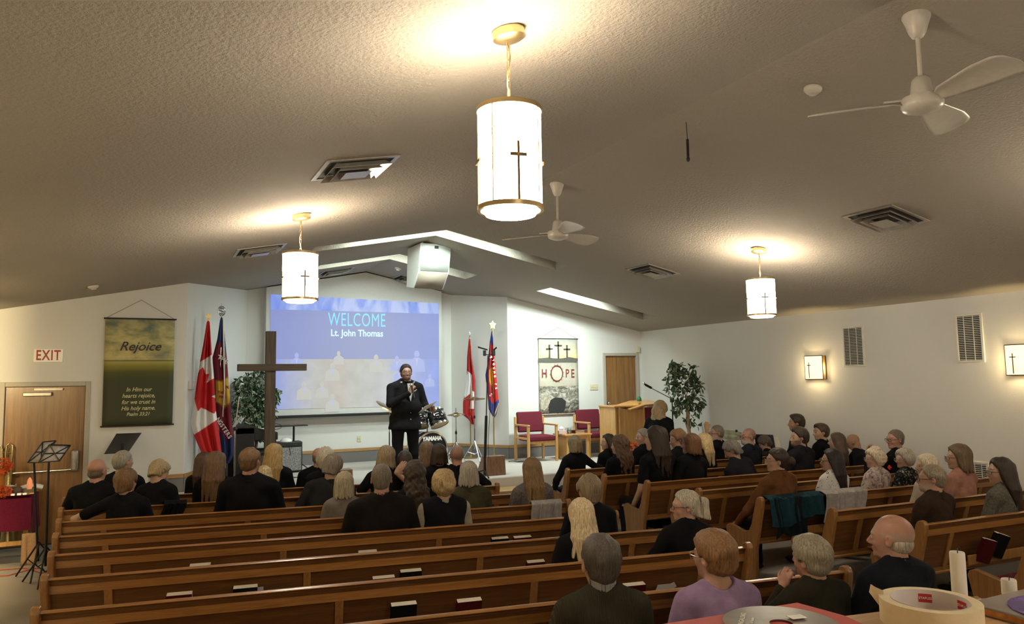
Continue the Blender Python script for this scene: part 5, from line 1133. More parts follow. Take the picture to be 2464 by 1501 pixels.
# ------------------------------------------------------------ people: implicit surfaces -> one continuous mesh each
def rotm(ax,a):
    c,s=math.cos(a),math.sin(a)
    return np.array({'x':[[1,0,0],[0,c,-s],[0,s,c]],'y':[[c,0,s],[0,1,0],[-s,0,c]],'z':[[c,-s,0],[s,c,0],[0,0,1]]}[ax],float)
class Fld:
    def __init__(s,lo,hi,h):
        s.h=h; s.lo=np.array(lo,float); n=np.ceil((np.array(hi)-s.lo)/h).astype(int)+1
        s.ax=[(s.lo[i]+h*np.arange(n[i])).astype(np.float32) for i in range(3)]; s.D=np.full(n,.3,np.float32)
    def blk(s,lo,hi,m):
        sl=[]
        for i in range(3):
            a=int(np.clip(np.floor((lo[i]-m-s.lo[i])/s.h),0,len(s.ax[i]))); b=int(np.clip(np.ceil((hi[i]+m-s.lo[i])/s.h)+1,0,len(s.ax[i]))); sl.append(slice(a,b))
        if any(q.start>=q.stop for q in sl): return None,None
        X=s.ax[0][sl[0]][:,None,None];Y=s.ax[1][sl[1]][None,:,None];Z=s.ax[2][sl[2]][None,None,:]
        return tuple(sl),(X,Y,Z)
    def comb(s,sl,d,k,op):
        D=s.D[sl]
        if op=='u':
            if k>0: h=np.maximum(k-np.abs(D-d),0)/k; s.D[sl]=np.minimum(D,d)-h*h*k*.25
            else: s.D[sl]=np.minimum(D,d)
        else:
            d=-d
            if k>0: h=np.maximum(k-np.abs(D-d),0)/k; s.D[sl]=np.maximum(D,d)+h*h*k*.25
            else: s.D[sl]=np.maximum(D,d)
    def cap(s,a,b,ra,rb=None,k=.02,op='u'):
        rb=ra if rb is None else rb; a=np.array(a,float);b=np.array(b,float); r=max(ra,rb)
        sl,P=s.blk(np.minimum(a,b)-r,np.maximum(a,b)+r,k+2*s.h+.01)
        if sl is None: return
        d=b-a; L=d@d+1e-9; px,py,pz=P[0]-a[0],P[1]-a[1],P[2]-a[2]
        t=np.clip((px*d[0]+py*d[1]+pz*d[2])/L,0,1)
        q=np.sqrt((px-t*d[0])**2+(py-t*d[1])**2+(pz-t*d[2])**2)-(ra+(rb-ra)*t)
        s.comb(sl,q.astype(np.float32),k,op)
    def ell(s,c,r,R=None,k=.02,op='u'):
        c=np.array(c,float); r=np.array(r,float); m=max(r) if R is not None else 0
        e=np.array([m]*3) if R is not None else r
        sl,P=s.blk(c-e,c+e,k+2*s.h+.01)
        if sl is None: return
        x,y,z=P[0]-c[0],P[1]-c[1],P[2]-c[2]
        if R is not None: x,y,z=[x*R[0,i]+y*R[1,i]+z*R[2,i] for i in range(3)]
        k0=np.sqrt((x/r[0])**2+(y/r[1])**2+(z/r[2])**2); k1=np.sqrt((x/r[0]**2)**2+(y/r[1]**2)**2+(z/r[2]**2)**2)+1e-6
        s.comb(sl,(k0*(k0-1)/k1).astype(np.float32),k,op)
    def plane(s,p,n,k=.006):
        """keep the side opposite to n"""
        p=np.array(p);n=np.array(n,float);n/=np.linalg.norm(n)
        d=(s.ax[0][:,None,None]-p[0])*n[0]+(s.ax[1][None,:,None]-p[1])*n[1]+(s.ax[2][None,None,:]-p[2])*n[2]
        D=s.D
        if k>0: h=np.maximum(k-np.abs(D-d),0)/k; s.D=np.maximum(D,d)+h*h*k*.25
        else: s.D=np.maximum(D,d)
    def waves(s,amp,terms):
        n=0
        for fx,fy,fz,p in terms: n=n+np.sin(fx*s.ax[0][:,None,None]+fy*s.ax[1][None,:,None]+fz*s.ax[2][None,None,:]+p)
        s.D=s.D+amp*n.astype(np.float32)/math.sqrt(len(terms))
    def mesh(s,scale=1.0):
        D=s.D; n=D.shape; S_=D<0; cnt=np.zeros((n[0]-1,n[1]-1,n[2]-1),np.int8)
        for i in (0,1):
            for j in (0,1):
                for k in (0,1): cnt+=S_[i:n[0]-1+i,j:n[1]-1+j,k:n[2]-1+k]
        act=(cnt>0)&(cnt<8); idx=np.full(act.shape,-1,np.int64); A=np.argwhere(act); idx[act]=np.arange(len(A))
        acc=np.zeros((len(A),3)); num=np.zeros(len(A))
        cs=[(i,j,k) for i in (0,1) for j in (0,1) for k in (0,1)]
        for a in cs:
            for ax in range(3):
                if a[ax]: continue
                b=list(a); b[ax]=1
                d0=D[A[:,0]+a[0],A[:,1]+a[1],A[:,2]+a[2]].astype(float); d1=D[A[:,0]+b[0],A[:,1]+b[1],A[:,2]+b[2]].astype(float)
                c=(d0<0)!=(d1<0); t=np.where(c,d0/np.where(c,d0-d1,1),0); p=np.tile(np.array(a,float),(len(A),1)); p[:,ax]+=t
                acc+=p*c[:,None]; num+=c
        V=(s.lo+s.h*(A+acc/num[:,None]))*scale
        F=[]
        for ax in range(3):
            o=[0,0,0]; o[ax]=1; u,v=[(1,2),(2,0),(0,1)][ax]
            sl0=[slice(1,n[i]-1) for i in range(3)]; sl0[ax]=slice(0,n[ax]-1); sl1=list(sl0); sl1[ax]=slice(1,n[ax])
            a=S_[tuple(sl0)]; b=S_[tuple(sl1)]; E_=np.argwhere(a!=b)
            base=E_.copy(); base[:,u]+=1; base[:,v]+=1
            def at(du,dv):
                q=base.copy(); q[:,u]+=du; q[:,v]+=dv; return idx[q[:,0],q[:,1],q[:,2]]
            q=np.stack([at(-1,-1),at(0,-1),at(0,0),at(-1,0)],1); fl=a[E_[:,0],E_[:,1],E_[:,2]]
            q=np.where(fl[:,None],q,q[:,::-1]); F.append(q)
        return V,np.concatenate(F)
def fast_obj(name,V,F,mat,parent=None,cols=None):
    me=bpy.data.meshes.new(name); me.vertices.add(len(V)); me.vertices.foreach_set('co',V.astype(np.float32).ravel())
    me.loops.add(len(F)*4); me.loops.foreach_set('vertex_index',F.astype(np.int32).ravel()); me.polygons.add(len(F))
    me.polygons.foreach_set('loop_start',np.arange(0,len(F)*4,4,dtype=np.int32)); me.polygons.foreach_set('use_smooth',np.ones(len(F),bool))
    me.update(calc_edges=True); me.validate()
    if cols is not None: at=me.color_attributes.new('Col','FLOAT_COLOR','POINT'); at.data.foreach_set('color',np.concatenate([cols,np.ones((len(cols),1))],1).astype(np.float32).ravel())
    return new_obj(name,me,parent,mat)
SKINM=attr_mat('skin',.42,.1,300,.0,.35)
def hairmat(c,kind='h'):
    nm='hair_'+kind+'_'.join(str(int(v*255)) for v in c)
    if nm in MATS: return MATS[nm]
    m,t,b=nt(nm); v=coords(t,(170,170,9)); n=noise(t,1,4,v,.55,.15); c=np.array(c)
    t.links.new(ramp(t,n,[(.33,tuple(c*.55)),(.5,tuple(c)),(.68,tuple(np.minimum(c*1.45,1)))]),b.inputs['Base Color'])
    S(b,'Roughness',.42); S(b,'Specular IOR Level',.35); bump(t,b,n,.7,.006); MATS[nm]=m; return m
def clothmat(c,kind='plain'):
    nm='cloth_'+kind+'_'+'_'.join(str(int(v*1000)) for v in c)
    if nm in MATS: return MATS[nm]
    m,t,b=nt(nm); v=coords(t); c=np.array(c); S(b,'Roughness',.9); S(b,'Specular IOR Level',.12)
    if kind=='floral_blue': col=ramp(t,noise(t,22,3,v,.6,1.5),[(.0,(.62,.62,.60)),(.60,(.62,.62,.60)),(.635,(.10,.08,.20)),(.66,(.05,.05,.10))])
    elif kind=='floral_mauve': col=ramp(t,noise(t,17,4,v,.7,1.2),[(.36,(.10,.08,.11)),(.46,(.28,.22,.25)),(.54,(.50,.42,.36)),(.7,(.56,.48,.40))])
    elif kind=='floral_dark': col=ramp(t,noise(t,26,3,v,.6,1.2),[(.5,(.012,.012,.016)),(.58,(.05,.07,.06)),(.62,(.42,.36,.20)),(.68,(.5,.5,.48))])
    elif kind=='herring': col=ramp(t,noise(t,60,3,v,.8),[(.35,tuple(c*.6)),(.65,tuple(c*1.3))])
    else: col=ramp(t,noise(t,14,3,v),[(.3,tuple(c*.8)),(.7,tuple(c*1.15))])
    t.links.new(col,b.inputs['Base Color'])
    if kind=='rib':
        w=t.nodes.new('ShaderNodeTexWave'); w.bands_direction='X'; w.inputs['Scale'].default_value=38; w.inputs['Distortion'].default_value=.6; t.links.new(v,w.inputs['Vector']); bump(t,b,w.outputs[1],.9,.006)
    else: bump(t,b,noise(t,9 if kind!='knit' else 220,4,v,.6),.5 if kind!='knit' else .4,.02 if kind!='knit' else .004)
    MATS[nm]=m; return m
SK=dict(fair=(.42,.265,.19),pink=(.43,.25,.185),tan=(.34,.20,.125),pale=(.47,.31,.23),ruddy=(.40,.215,.155))
PRES=(3.6,11.2)
def hand(f,w,d,n,side,curl=.5,k=.006,spread=.0,s=1.0,tcurl=.3):
    w=np.array(w,float); d=np.array(d,float);d/=np.linalg.norm(d); n=np.array(n,float); n-=d*(n@d); n/=np.linalg.norm(n); b=np.cross(d,n)*side
    R=np.stack([b,d,n],1)
    f.ell(w+d*.048*s,(.040*s,.052*s,.017*s),R,.02)
    for i,(o,L) in enumerate(((-.031,.062),(-.011,.074),(.010,.070),(.030,.054))):
        o=-o; c=curl+.06*i; p0=w+d*.088*s+b*o*s-(n*.001); sp=b*(o*spread*4)
        d1=d*math.cos(c*.7)+n*math.sin(c*.7)+sp; d1/=np.linalg.norm(d1); d2=d*math.cos(c*1.9)+n*math.sin(c*1.9)+sp*.6; d2/=np.linalg.norm(d2); d3=d*math.cos(c*2.8)+n*math.sin(c*2.8)
        p1=p0+d1*L*.45*s; p2=p1+d2*L*.32*s; p3=p2+d3*L*.25*s
        f.cap(p0-d*.02*s,p1,.0095*s,.0088*s,k); f.cap(p1,p2,.0088*s,.008*s,.003); f.cap(p2,p3,.008*s,.0068*s,.003)
    t0=w+d*.025*s+b*.032*s; t1=t0+(d*.55+b*.65+n*.35)*.042*s; t2=t1+(d*.8+b*.15+n*tcurl*2)*.032*s
    f.cap(t0,t1,.013*s,.0105*s,.008); f.cap(t1,t2,.0105*s,.0082*s,.004)
def person(label,px,row=None,off=.2,pos=None,skin='fair',hair='short',hc=(.05,.03,.02),shirt=(.006,.006,.008),kind='plain',sleeve='long',w=1.0,yaw=None,hyaw=None,pitch=0.0,hroll=0.0,lean=None,roll=0.0,twist=.0,
           glasses=False,beard=None,arms=None,hands=None,vox=None,stand=False,collar='polo',hs=1.0,zc=None,cc=None,group=None,facing=None,trous=(.012,.012,.016),hlen=1.0,belly=0,sc=None,floor=0.0,neck_show=True,buzz=None,extra=None,vest=None):
    # ---- frame
    seat=.45
    if lean is None: lean=.02 if stand else -.10
    if row: (rx,ry),ra=ROW[row]; base_yaw=ra
    else: base_yaw=0 if facing is None else facing
    if row: tgt=onrow(px[0],px[1],row,off)
    elif pos=='y': tgt=ony(px[0],px[1],off)
    else: tgt=np.array(pos,float)
    if facing is not None: byaw=gz=facing
    elif yaw is None:
        gz=math.atan2(-(PRES[0]-tgt[0]),PRES[1]-tgt[1]); dl=gz-base_yaw; byaw=base_yaw+.3*dl
    else: byaw=base_yaw+yaw; gz=byaw
    hy=(gz-byaw) if hyaw is None else hyaw
    hy=max(-1.3,min(1.3,hy))
    Rt=rotm('z',twist)@rotm('y',roll)@rotm('x',-lean)
    piv=np.array([0,0,.10]); Tt=lambda p: Rt@(np.array(p,float)-piv)+piv
    hcn=Tt((0,.0,.62))+ np.array([0,.02,.14]) + Rt@np.array([0,0,0.0])*0 + np.array([math.sin(hroll)*.03,math.sin(pitch)*.06,-abs(math.sin(pitch))*.02])
    Rh=rotm('z',hy)@rotm('y',hroll)@rotm('x',-pitch)
    q=lambda p: hcn+Rh@(np.array(p,float)*hs)
    crown=hcn[2]+.115*hs; 
    rr=rotm('z',byaw)
    if stand:
        z0=floor; s=(tgt[2]-z0)/(crown+.88); seatz=z0+.88*s
    else:
        s=sc if sc else max(.84,min(1.16,(tgt[2]-seat)/crown)); seatz=seat; z0=0
    if sc: s=sc
    hx=rr@(np.array([hcn[0],hcn[1],0])*s); org=np.array([tgt[0]-hx[0],tgt[1]-hx[1],seatz])
    if not stand and not sc: org[2]=seat
    if sc and not stand: org[2]=tgt[2]-crown*s
    dist=math.hypot(org[0],org[1]); vox=vox or (.0075 if dist<4.6 else .009 if dist<7 else .0115)
    # ---- torso primitives
    def torso(f,t,k=.06,legs=False):
        f.ell(Tt((0,-.005,.08)),((.175*w+t),(.125+t),(.12+t)),Rt,k); f.ell(Tt((0,.01+.02*belly,.24)),((.155*w+t+.02*belly),(.115+t+.03*belly),(.15+t)),Rt,k)
        f.ell(Tt((0,-.005,.40)),((.165*w+t),(.115+t),(.18+t)),Rt,k); f.cap(Tt((-.135*w,-.005,.535)),Tt((.135*w,-.005,.535)),.062+t,k=k)
        f.cap(Tt((-.11*w,-.01,.565)),Tt((-.02,.0,.635)),.045+t,.04+t,k); f.cap(Tt((.11*w,-.01,.565)),Tt((.02,.0,.635)),.045+t,.04+t,k)
    # ---- arms
    A=dict(l=dict(),r=dict())
    for sd,sg in (('l',-1),('r',1)):
        sh=Tt((sg*.175*w,-.005,.54)); el=Tt((sg*(.235*w+.0),.03,.28)); wr=np.array([sg*.12,.26,.17]); 
        a=(arms or {}).get(sd)
        if a: el=np.array(a[0],float); wr=np.array(a[1],float)
        A[sd]=dict(sh=sh,el=el,wr=wr,sg=sg,hd=(hands or {}).get(sd))
    pts=[hcn+[0,0,.2*hs],hcn-[.15,.17,.0],hcn+[.15,.17,0]]+[v for a in A.values() for v in (a['sh'],a['el'],a['wr'])]
    for a in A.values():
        d=(a['wr']-a['el']); d/=np.linalg.norm(d); a['d']=np.array(a['hd'][0],float) if a['hd'] else d; a['d']=a['d']/np.linalg.norm(a['d']); pts.append(a['wr']+a['d']*.2)
    P_=np.array(pts); lo=np.minimum(P_.min(0)-.10,[-.27*w,-.2-.03*belly,-.06]); hi=np.maximum(P_.max(0)+.10,[.27*w,.24,.7])
    # ---- body
    f=Fld(lo,hi,vox); torso(f,-.012)
    nb=Tt((0,.0,.60)); f.cap(nb-[0,0,.03],q((0,-.018,-.06)),.058,.054*hs,.035)
    for a in A.values():
        f.cap(a['sh'],a['el'],.047,.038,.03); f.cap(a['el'],a['wr'],.038,.026,.012)
        n=np.array(a['hd'][1],float) if a['hd'] else np.array([0,-.2,-1.]); c=a['hd'][2] if a['hd'] else .45; spd=a['hd'][3] if a['hd'] and len(a['hd'])>3 else 0
        hand(f,a['wr'],a['d'],n,a['sg']*-1,c,spread=spd)
    R3=lambda r:[v*hs for v in r]
    f.ell(q((0,-.012,.025)),R3((.077,.097,.090)),Rh,.02); f.ell(q((0,.028,-.030)),R3((.063,.068,.086)),Rh,.035); f.ell(q((0,.050,-.086)),R3((.038,.040,.030)),Rh,.022); f.ell(q((0,.082,-.098)),R3((.018,.013,.013)),Rh,.015)
    f.cap(q((-.034,.080,.018)),q((.034,.080,.018)),.013*hs,k=.02)
    for sx in (-1,1):
        f.ell(q((sx*.033,.108,-.003)),R3((.017,.016,.012)),Rh,.014,'s'); f.ell(q((sx*.031,.082,-.004)),R3((.0135,.0135,.0125)),Rh,.003)
        f.ell(q((sx*.038,.068,-.036)),R3((.018,.014,.015)),Rh,.02)
        f.ell(q((sx*.081,-.006,-.010)),R3((.0085,.019,.031)),Rh@rotm('z',-sx*.35),.006); f.ell(q((sx*.088,.0,-.006)),R3((.006,.009,.016)),Rh@rotm('z',-sx*.35),.004,'s')
    f.cap(q((0,.090,.008)),q((0,.116,-.032)),.008*hs,.0115*hs,.010); f.ell(q((0,.102,-.040)),R3((.017,.012,.009)),Rh,.008)
    f.ell(q((0,.092,-.062)),R3((.023,.012,.0055)),Rh,.006); f.ell(q((0,.090,-.072)),R3((.019,.012,.006)),Rh,.006); [f.ell(q((sx_*.012,.104,-.067+.0035*(sx_!=0))),R3((.011,.007,.0018)),Rh,.003,'s') for sx_ in (-1,0,1)]
    if beard: f.ell(q((0,.050,-.080)),R3((.052,.055,.042)),Rh,.02)
    V,F_=f.mesh(1.0)
    # colours
    sk=np.array(SK[skin]); C=np.tile(sk,(len(V),1)); Lc=((V-hcn)@Rh)/hs
    r_=rng.normal(1,.03,(len(V),1)); head=Lc[:,2]>-.13
    blend=lambda msk,c,a: C.__setitem__(slice(None),C*(1-(msk*a)[:,None])+np.array(c)*(msk*a)[:,None])
    sm=lambda d,e: np.clip(1-d/e,0,1)
    x,y,z=Lc.T; front=(y>.05)&head
    for sx in (-1,1):
        de=np.sqrt(((x-sx*.031)/1.25)**2+(z+.004)**2); blend(((de<.0095)&front&(y>.085)).astype(float),(.55,.52,.50),1); blend(((de<.0062)&front&(y>.085)).astype(float),(.03,.02,.015),1)
        blend(((np.abs(x-sx*.033)<.02)&(np.abs(z-.022-.004*np.cos((x-sx*.033)*80))<.005)&front&(y>.07)).astype(float),np.array(hc)*.8,.75)
    blend(((np.abs(x)<.024)&(np.abs(z+.066)<.0095)&front&(y>.085)).astype(float),(.33,.14,.11),.6)
    blend(sm(np.sqrt((np.abs(x)-.045)**2+(z+.035)**2),.03)*(y>.04),(.45,.16,.12),.25)
    blend(sm(np.sqrt((np.abs(x)-.088)**2+(z+.01)**2+(y+.01)**2),.03),(.45,.15,.11),.3)
    if beard: mo=np.clip(1-np.sqrt((x/.026)**2+((z+.066)/.010)**2),0,1)>0; wb=np.clip((-.034-z+.25*np.maximum(np.abs(x)-.035,0)*1.2)/.014,0,1)*np.clip((y+.004)/.02,0,1)*(z>-.135)*(~mo)*np.clip((.101-y)/.004+(z<-.048)*5,0,1); blend(wb*np.clip(1-(z+.135<.02)*.3,0,1),beard,.72)
    if buzz: # close-cropped hair coloured on the scalp
        jit=.006*np.sin(x*190+z*70)*np.sin(y*150+z*120); ss=lambda v,e: np.clip(v/e,0,1); top=.040 if hair=='bald_fringe' else .3
        wgt=ss(-(y-.55*z-.028)+jit,.016)*ss(z+.078+jit,.018)*ss(top-z+.25*np.maximum(-y,0)*0+jit,.03)*ss(np.sqrt((np.abs(x)-.085)**2+(y-.002)**2+(z+.014)**2)-.026,.008)*ss(.05-y,.01); blend(wgt,buzz,.66)
    C=np.clip(C*r_,0,1)
    root=fast_obj('person',V*s,F_,SKINM,None,C); root.location=org; root.rotation_euler=(0,0,byaw); tag(root,label,'person',group)
    # ---- shirt
    lo2=lo.copy(); hi2=hi.copy(); hi2[2]=max(Tt((0,0,.70))[2]+.06,max(a['el'][2] for a in A.values())+.1,max(a['wr'][2] for a in A.values())+.08); lo2[2]=min(lo2[2],-.08)
    f=Fld(lo2,hi2,max(vox,.009)); tk=.012
    torso(f,tk)
    for a in A.values():
        if sleeve=='short':
            e=a['sh']+(a['el']-a['sh'])*.66; f.cap(a['sh'],e,.060,.054,.03)
        elif sleeve=='long':
            e=a['el']+(a['wr']-a['el'])*.93; f.cap(a['sh'],a['el'],.062,.052,.03); f.cap(a['el'],e,.052,.038,.02)
        elif sleeve=='none': f.cap(a['sh'],a['sh']+(a['el']-a['sh'])*.05,.055,.05,.02)
    if stand: f.ell((0,0,-.04),(.185*w+.01*belly,.135+.03*belly,.16),None,.05); f.plane((0,0,-.17),(0,0,-1)) if collar!='jacket' else None
    rs=np.random.default_rng(int(abs(px[0]*7+px[1]))); tm=[(rs.uniform(-30,30),rs.uniform(-30,30),rs.uniform(-38,38),rs.uniform(0,6)) for _ in range(5)]
    f.waves(.0035,tm)
    cdir=q((0,-.018,-.06))-nb; cdir/=np.linalg.norm(cdir)
    if collar=='scoop': f.cap(nb+cdir*.055,nb+cdir*.12,.085,.095,.01,'s')
    else: f.cap(nb+cdir*.062,nb+cdir*.16,.066,.075,.008,'s')
    V,F_=f.mesh(); sh_=fast_obj('jacket' if collar=='jacket' else 'sweater' if kind in('rib','knit','herring') else 'shirt',V*s,F_,clothmat(shirt,kind),root)
    if collar in ('polo','jacket','crew','roll','shirtgrey'):
        hh={'polo':.034,'jacket':.040,'crew':.016,'roll':.06,'shirtgrey':.045}[collar]
        f=Fld(nb-.14,nb+.16,.0055 if vox<.006 else .008); c0=nb+cdir*(.030 if cc else -.012); hh=.012 if cc and collar=='jacket' else hh; f.cap(c0,c0+cdir*(hh+.02),.069 if cc else .080,.068,0); f.cap(c0-cdir*.05,c0+cdir*(hh+.12),.064,.062,.004,'s'); f.plane(c0+cdir*(hh+.02),cdir,.004); f.plane(c0-cdir*.01,-cdir,.004)
        V,F_=f.mesh(); 
        if len(V): fast_obj('collar',V*s,F_,clothmat(cc or tuple(np.array(shirt)*.9),'plain' if (kind not in ('rib','knit') or cc) else kind),sh_)
    if vest:
        f=Fld([-.26*w,-.2,-.08],[.26*w,.22,.72],.010); torso(f,.024); f.waves(.004,tm)
        for sg in (-1,1): f.ell(Tt((sg*.235*w,0,.47)),(.052,.12,.16),Rt,.015,'s')
        f.cap(nb,nb+cdir*.2,.075,.08,.008,'s'); V,F_=f.mesh(); fast_obj('vest',V*s,F_,clothmat(vest),root)
    # ---- trousers, shoes
    hl=.88 if stand else seat; fz=-(seatz-z0)/s
    f=Fld((-.30,-.22,fz+.03),(.30,.66 if not stand else .25,.14),.014)
    if stand:
        f.ell((0,0,.0),(.175*w,.125,.12),None,.05)
        for sg in (-1,1): f.cap((sg*.09*w,0,-.05),(sg*.10*w,.015,-.44),.098,.072,.03); f.cap((sg*.10*w,.015,-.44),(sg*.11*w,0,fz+.07),.070,.058,.02)
        f.plane((0,0,fz+.045),(0,0,-1))
    else:
        f.ell((0,-.005,.05),(.178*w,.13,.11),None,.05)
        for sg in (-1,1): f.cap((sg*.10,.02,.07),(sg*.11,.40,.045),.085,.066,.04); f.cap((sg*.11,.40,.045),(sg*.12,.39,fz+.08),.064,.052,.02)
        f.plane((0,0,fz+.05),(0,0,-1))
    f.waves(.004,tm[:3]); V,F_=f.mesh(); fast_obj('trousers',V*s,F_,clothmat(trous),root)
    fy=.0 if stand else .39; m=MB()
    for sg in (-1,1): m.ball((sg*.11*s,(fy+.06)*s,fz*s+.040),(.047,.135,.040),14,8)
    m.build('shoes',BLACK,root)
    # ---- hair
    if hair and hair!='bald':
        hm=hairmat(hc,hair); xb=.10 if hair in('ponytail','bun') else 0; f=Fld(hcn-np.array([.2+xb,.24+xb,.16+.42*(hair in('long','ponytail','longcurl'))]),hcn+np.array([.2+xb,.2+xb,.2]),max(vox*.85,.0065))
        E=lambda c,r,k=.02,op='u',R=None: f.ell(q(c),R3(r),Rh if R is None else Rh@R,k,op)
        tt={'short':.011,'buzz':.005,'bald_fringe':.006,'bob':.022,'long':.020,'curly':.030,'bun':.014,'ponytail':.012,'layered':.022,'longcurl':.03,'thick':.020,'bowl':.02}[hair]
        if hair=='bald_fringe': E((0,-.026,-.026),(.0715,.0765,.060),.01)
        else: E((0,-.012,.027),(.077+tt,.097+tt,.090+tt))
        hz=lambda u: hcn+Rh@(np.array([0,-.02,-.05])*hs)+np.array(u)*hs  # hanging hair follows gravity
        Lz=hlen
        if hair in('short','thick','buzz','bun','ponytail'): E((0,-.038,-.03),(.058+tt,.060+tt,.060),.02)
        if hair=='thick': E((0,.02,.075),(.065,.075,.05),.03)
        if hair in('bob','bowl'):
            E((0,-.028,-.03),(.098,.092,.105*Lz),.02); E((0,-.03,-.075*Lz),(.10,.085,.06),.02); r3=np.random.default_rng(int(px[0]))
            for j in range(15):
                th=(j/14-.5)*3.9; p0=hz((.092*math.sin(th),-.0-.085*math.cos(th),.03)); p1=hz((.102*math.sin(th)+r3.uniform(-.008,.008),-.01-.092*math.cos(th),-.055*Lz-r3.uniform(.0,.025))); f.cap(p0,p1,.014,.010,.012)
        if hair=='layered': E((0,-.035,-.02),(.093,.085,.095),.02); E((0,-.05,-.075),(.07,.065,.05),.02)
        if hair=='curly': E((0,-.03,.0),(.105,.115,.105),.02)
        if hair in('long','longcurl'):
            E((0,-.028,-.02),(.096,.09,.10),.02); f.cap(hz((0,-.03,.02)),hz((0,-.055,-.10*Lz)),.080*hs,.072*hs,.03)
            r3=np.random.default_rng(int(px[0])); nl=13
            for j in range(nl):
                th=(j/(nl-1)-.5)*3.5; x_=.080*math.sin(th); y_=-.03-.065*math.cos(th); en=(.20+.10*math.cos(th*.8))*Lz*r3.uniform(.85,1.15)
                p0=hz((x_,y_+.01,.03)); p1=hz((x_*1.12+r3.uniform(-.012,.012),y_-.012,-.10)); p2=hz((x_*1.18+r3.uniform(-.025,.025),y_*1.05-.012,-.05-en)); rr_=.024
                f.cap(p0,p1,rr_,rr_,.012); f.cap(p1,p2,rr_,.009,.010)
            if hair=='longcurl': f.ell(hz((.03,-.06,-.16*Lz)),R3((.12,.07,.14*Lz)),None,.03)
        if hair=='bun': f.ell(q((.0,-.135,-.015)),R3((.05,.05,.055)),Rh,.012)
        if hair=='ponytail':
            f.ell(q((0,-.108,.040)),R3((.024,.025,.024)),Rh,.015); f.cap(q((0,-.118,.045)),q((.0,-.150,.02)),.024*hs,.032*hs,.015); e1=q((0,-.152,.02)); [f.cap(q((sx_*.03,-.085,-.03)),q((sx_*.05,-.11,-.12)),.022*hs,.016*hs,.015) for sx_ in (-1,0,1)]; f.cap(e1,e1+np.array([0,-.02,-.12])*hs,.036*hs,.032*hs,.02); f.cap(e1+np.array([0,-.02,-.12])*hs,e1+np.array([0,.01,-.25])*hs,.032*hs,.012*hs,.015)
        # face opening
        fy_={'bob':.048,'long':.042,'longcurl':.045,'curly':.045,'layered':.040,'bowl':.055}.get(hair,.030)
        if hair=='bald_fringe':
            f.plane(q((0,.012,0)),Rh@np.array([0,1,0.]),.006)
        slp=.6 if hair not in('bob','long','longcurl','bowl') else .35
        f.plane(q((0,fy_,0)),Rh@np.array([0,1,-slp]),.008)
        if hair in('short','thick','buzz','bald_fringe','bun','ponytail','layered'):
            for sx in (-1,1): f.ell(q((sx*.092,.004,-.026)),R3((.035,.027,.037)),Rh,.006,'s')
            f.plane(q((0,-.04,-.078)),Rh@np.array([0,.25,-1.]),.008)
        if hair in('bob','bowl'): f.plane(q((0,-.04,-.118*Lz)),Rh@np.array([0,.1,-1.]),.012)
        if hair in('long','longcurl','bob','bowl'): f.cap(q((0,.09,-.09)),q((0,.09,.0)),.062*hs,.058*hs,.015,'s')
        r2=np.random.default_rng(int(px[0]*3+px[1]*5))
        if hair in('curly','longcurl'): f.waves(.0055,[(*(r2.normal(size=3)*75),r2.uniform(0,6)) for _ in range(6)])
        elif hair in('buzz','bald_fringe'): f.waves(.0008,[(*(r2.normal(size=3)*90),r2.uniform(0,6)) for _ in range(4)])
        elif hair=='layered': f.waves(.005,[(*(r2.normal(size=3)*np.array([110,80,28])),r2.uniform(0,6)) for _ in range(6)])
        elif hair in('short','thick'): f.waves(.0032,[(*(r2.normal(size=3)*np.array([100,60,50])),r2.uniform(0,6)) for _ in range(5)])
        else: f.waves(.0032,[(*(r2.normal(size=3)*np.array([140,90,10])),r2.uniform(0,6)) for _ in range(6)])
        V,F_=f.mesh(); fast_obj('hair',V*s,F_,hm,root)
        if hair=='ponytail': MB().tube([tuple((q((.028*math.cos(t),-.117,.043+.028*math.sin(t))))*s) for t in np.linspace(0,6.28,14,endpoint=False)],.006*s,6,closed=True).build('hair_tie',plain('hair_tie',(.10,.06,.03),.6),root)
    if glasses:
        m=MB(); G=lambda p: tuple(q(p)*s)
        for sx in (-1,1):
            sq=lambda v: math.copysign(abs(v)**.6,v); m.tube([G((sx*.034+.025*sq(math.cos(t)),.113-.012*abs(math.cos(t))*(1 if math.cos(t)*sx>0 else 0),-.006+.0165*sq(math.sin(t)))) for t in np.linspace(0,6.283,16,endpoint=False)],.0024*s,5,closed=True)
            m.tube([G((sx*.058,.098,.0)),G((sx*.078,.06,.002)),G((sx*.084,.0,.0)),G((sx*.084,-.01,-.012))],.0024*s,5)
        m.tube([G((-.010,.113,0)),G((0,.117,.003)),G((.010,.113,0))],.002*s,5); m.build('glasses',plain('glasses_frame',(.05,.025,.02),.3) if glasses is True else metal('wire_frame',(.5,.45,.4),.3),root)
    if extra: extra(root,q,s,Tt,A)
    return root
BLKC=(.0055,.0055,.0075)
P=person
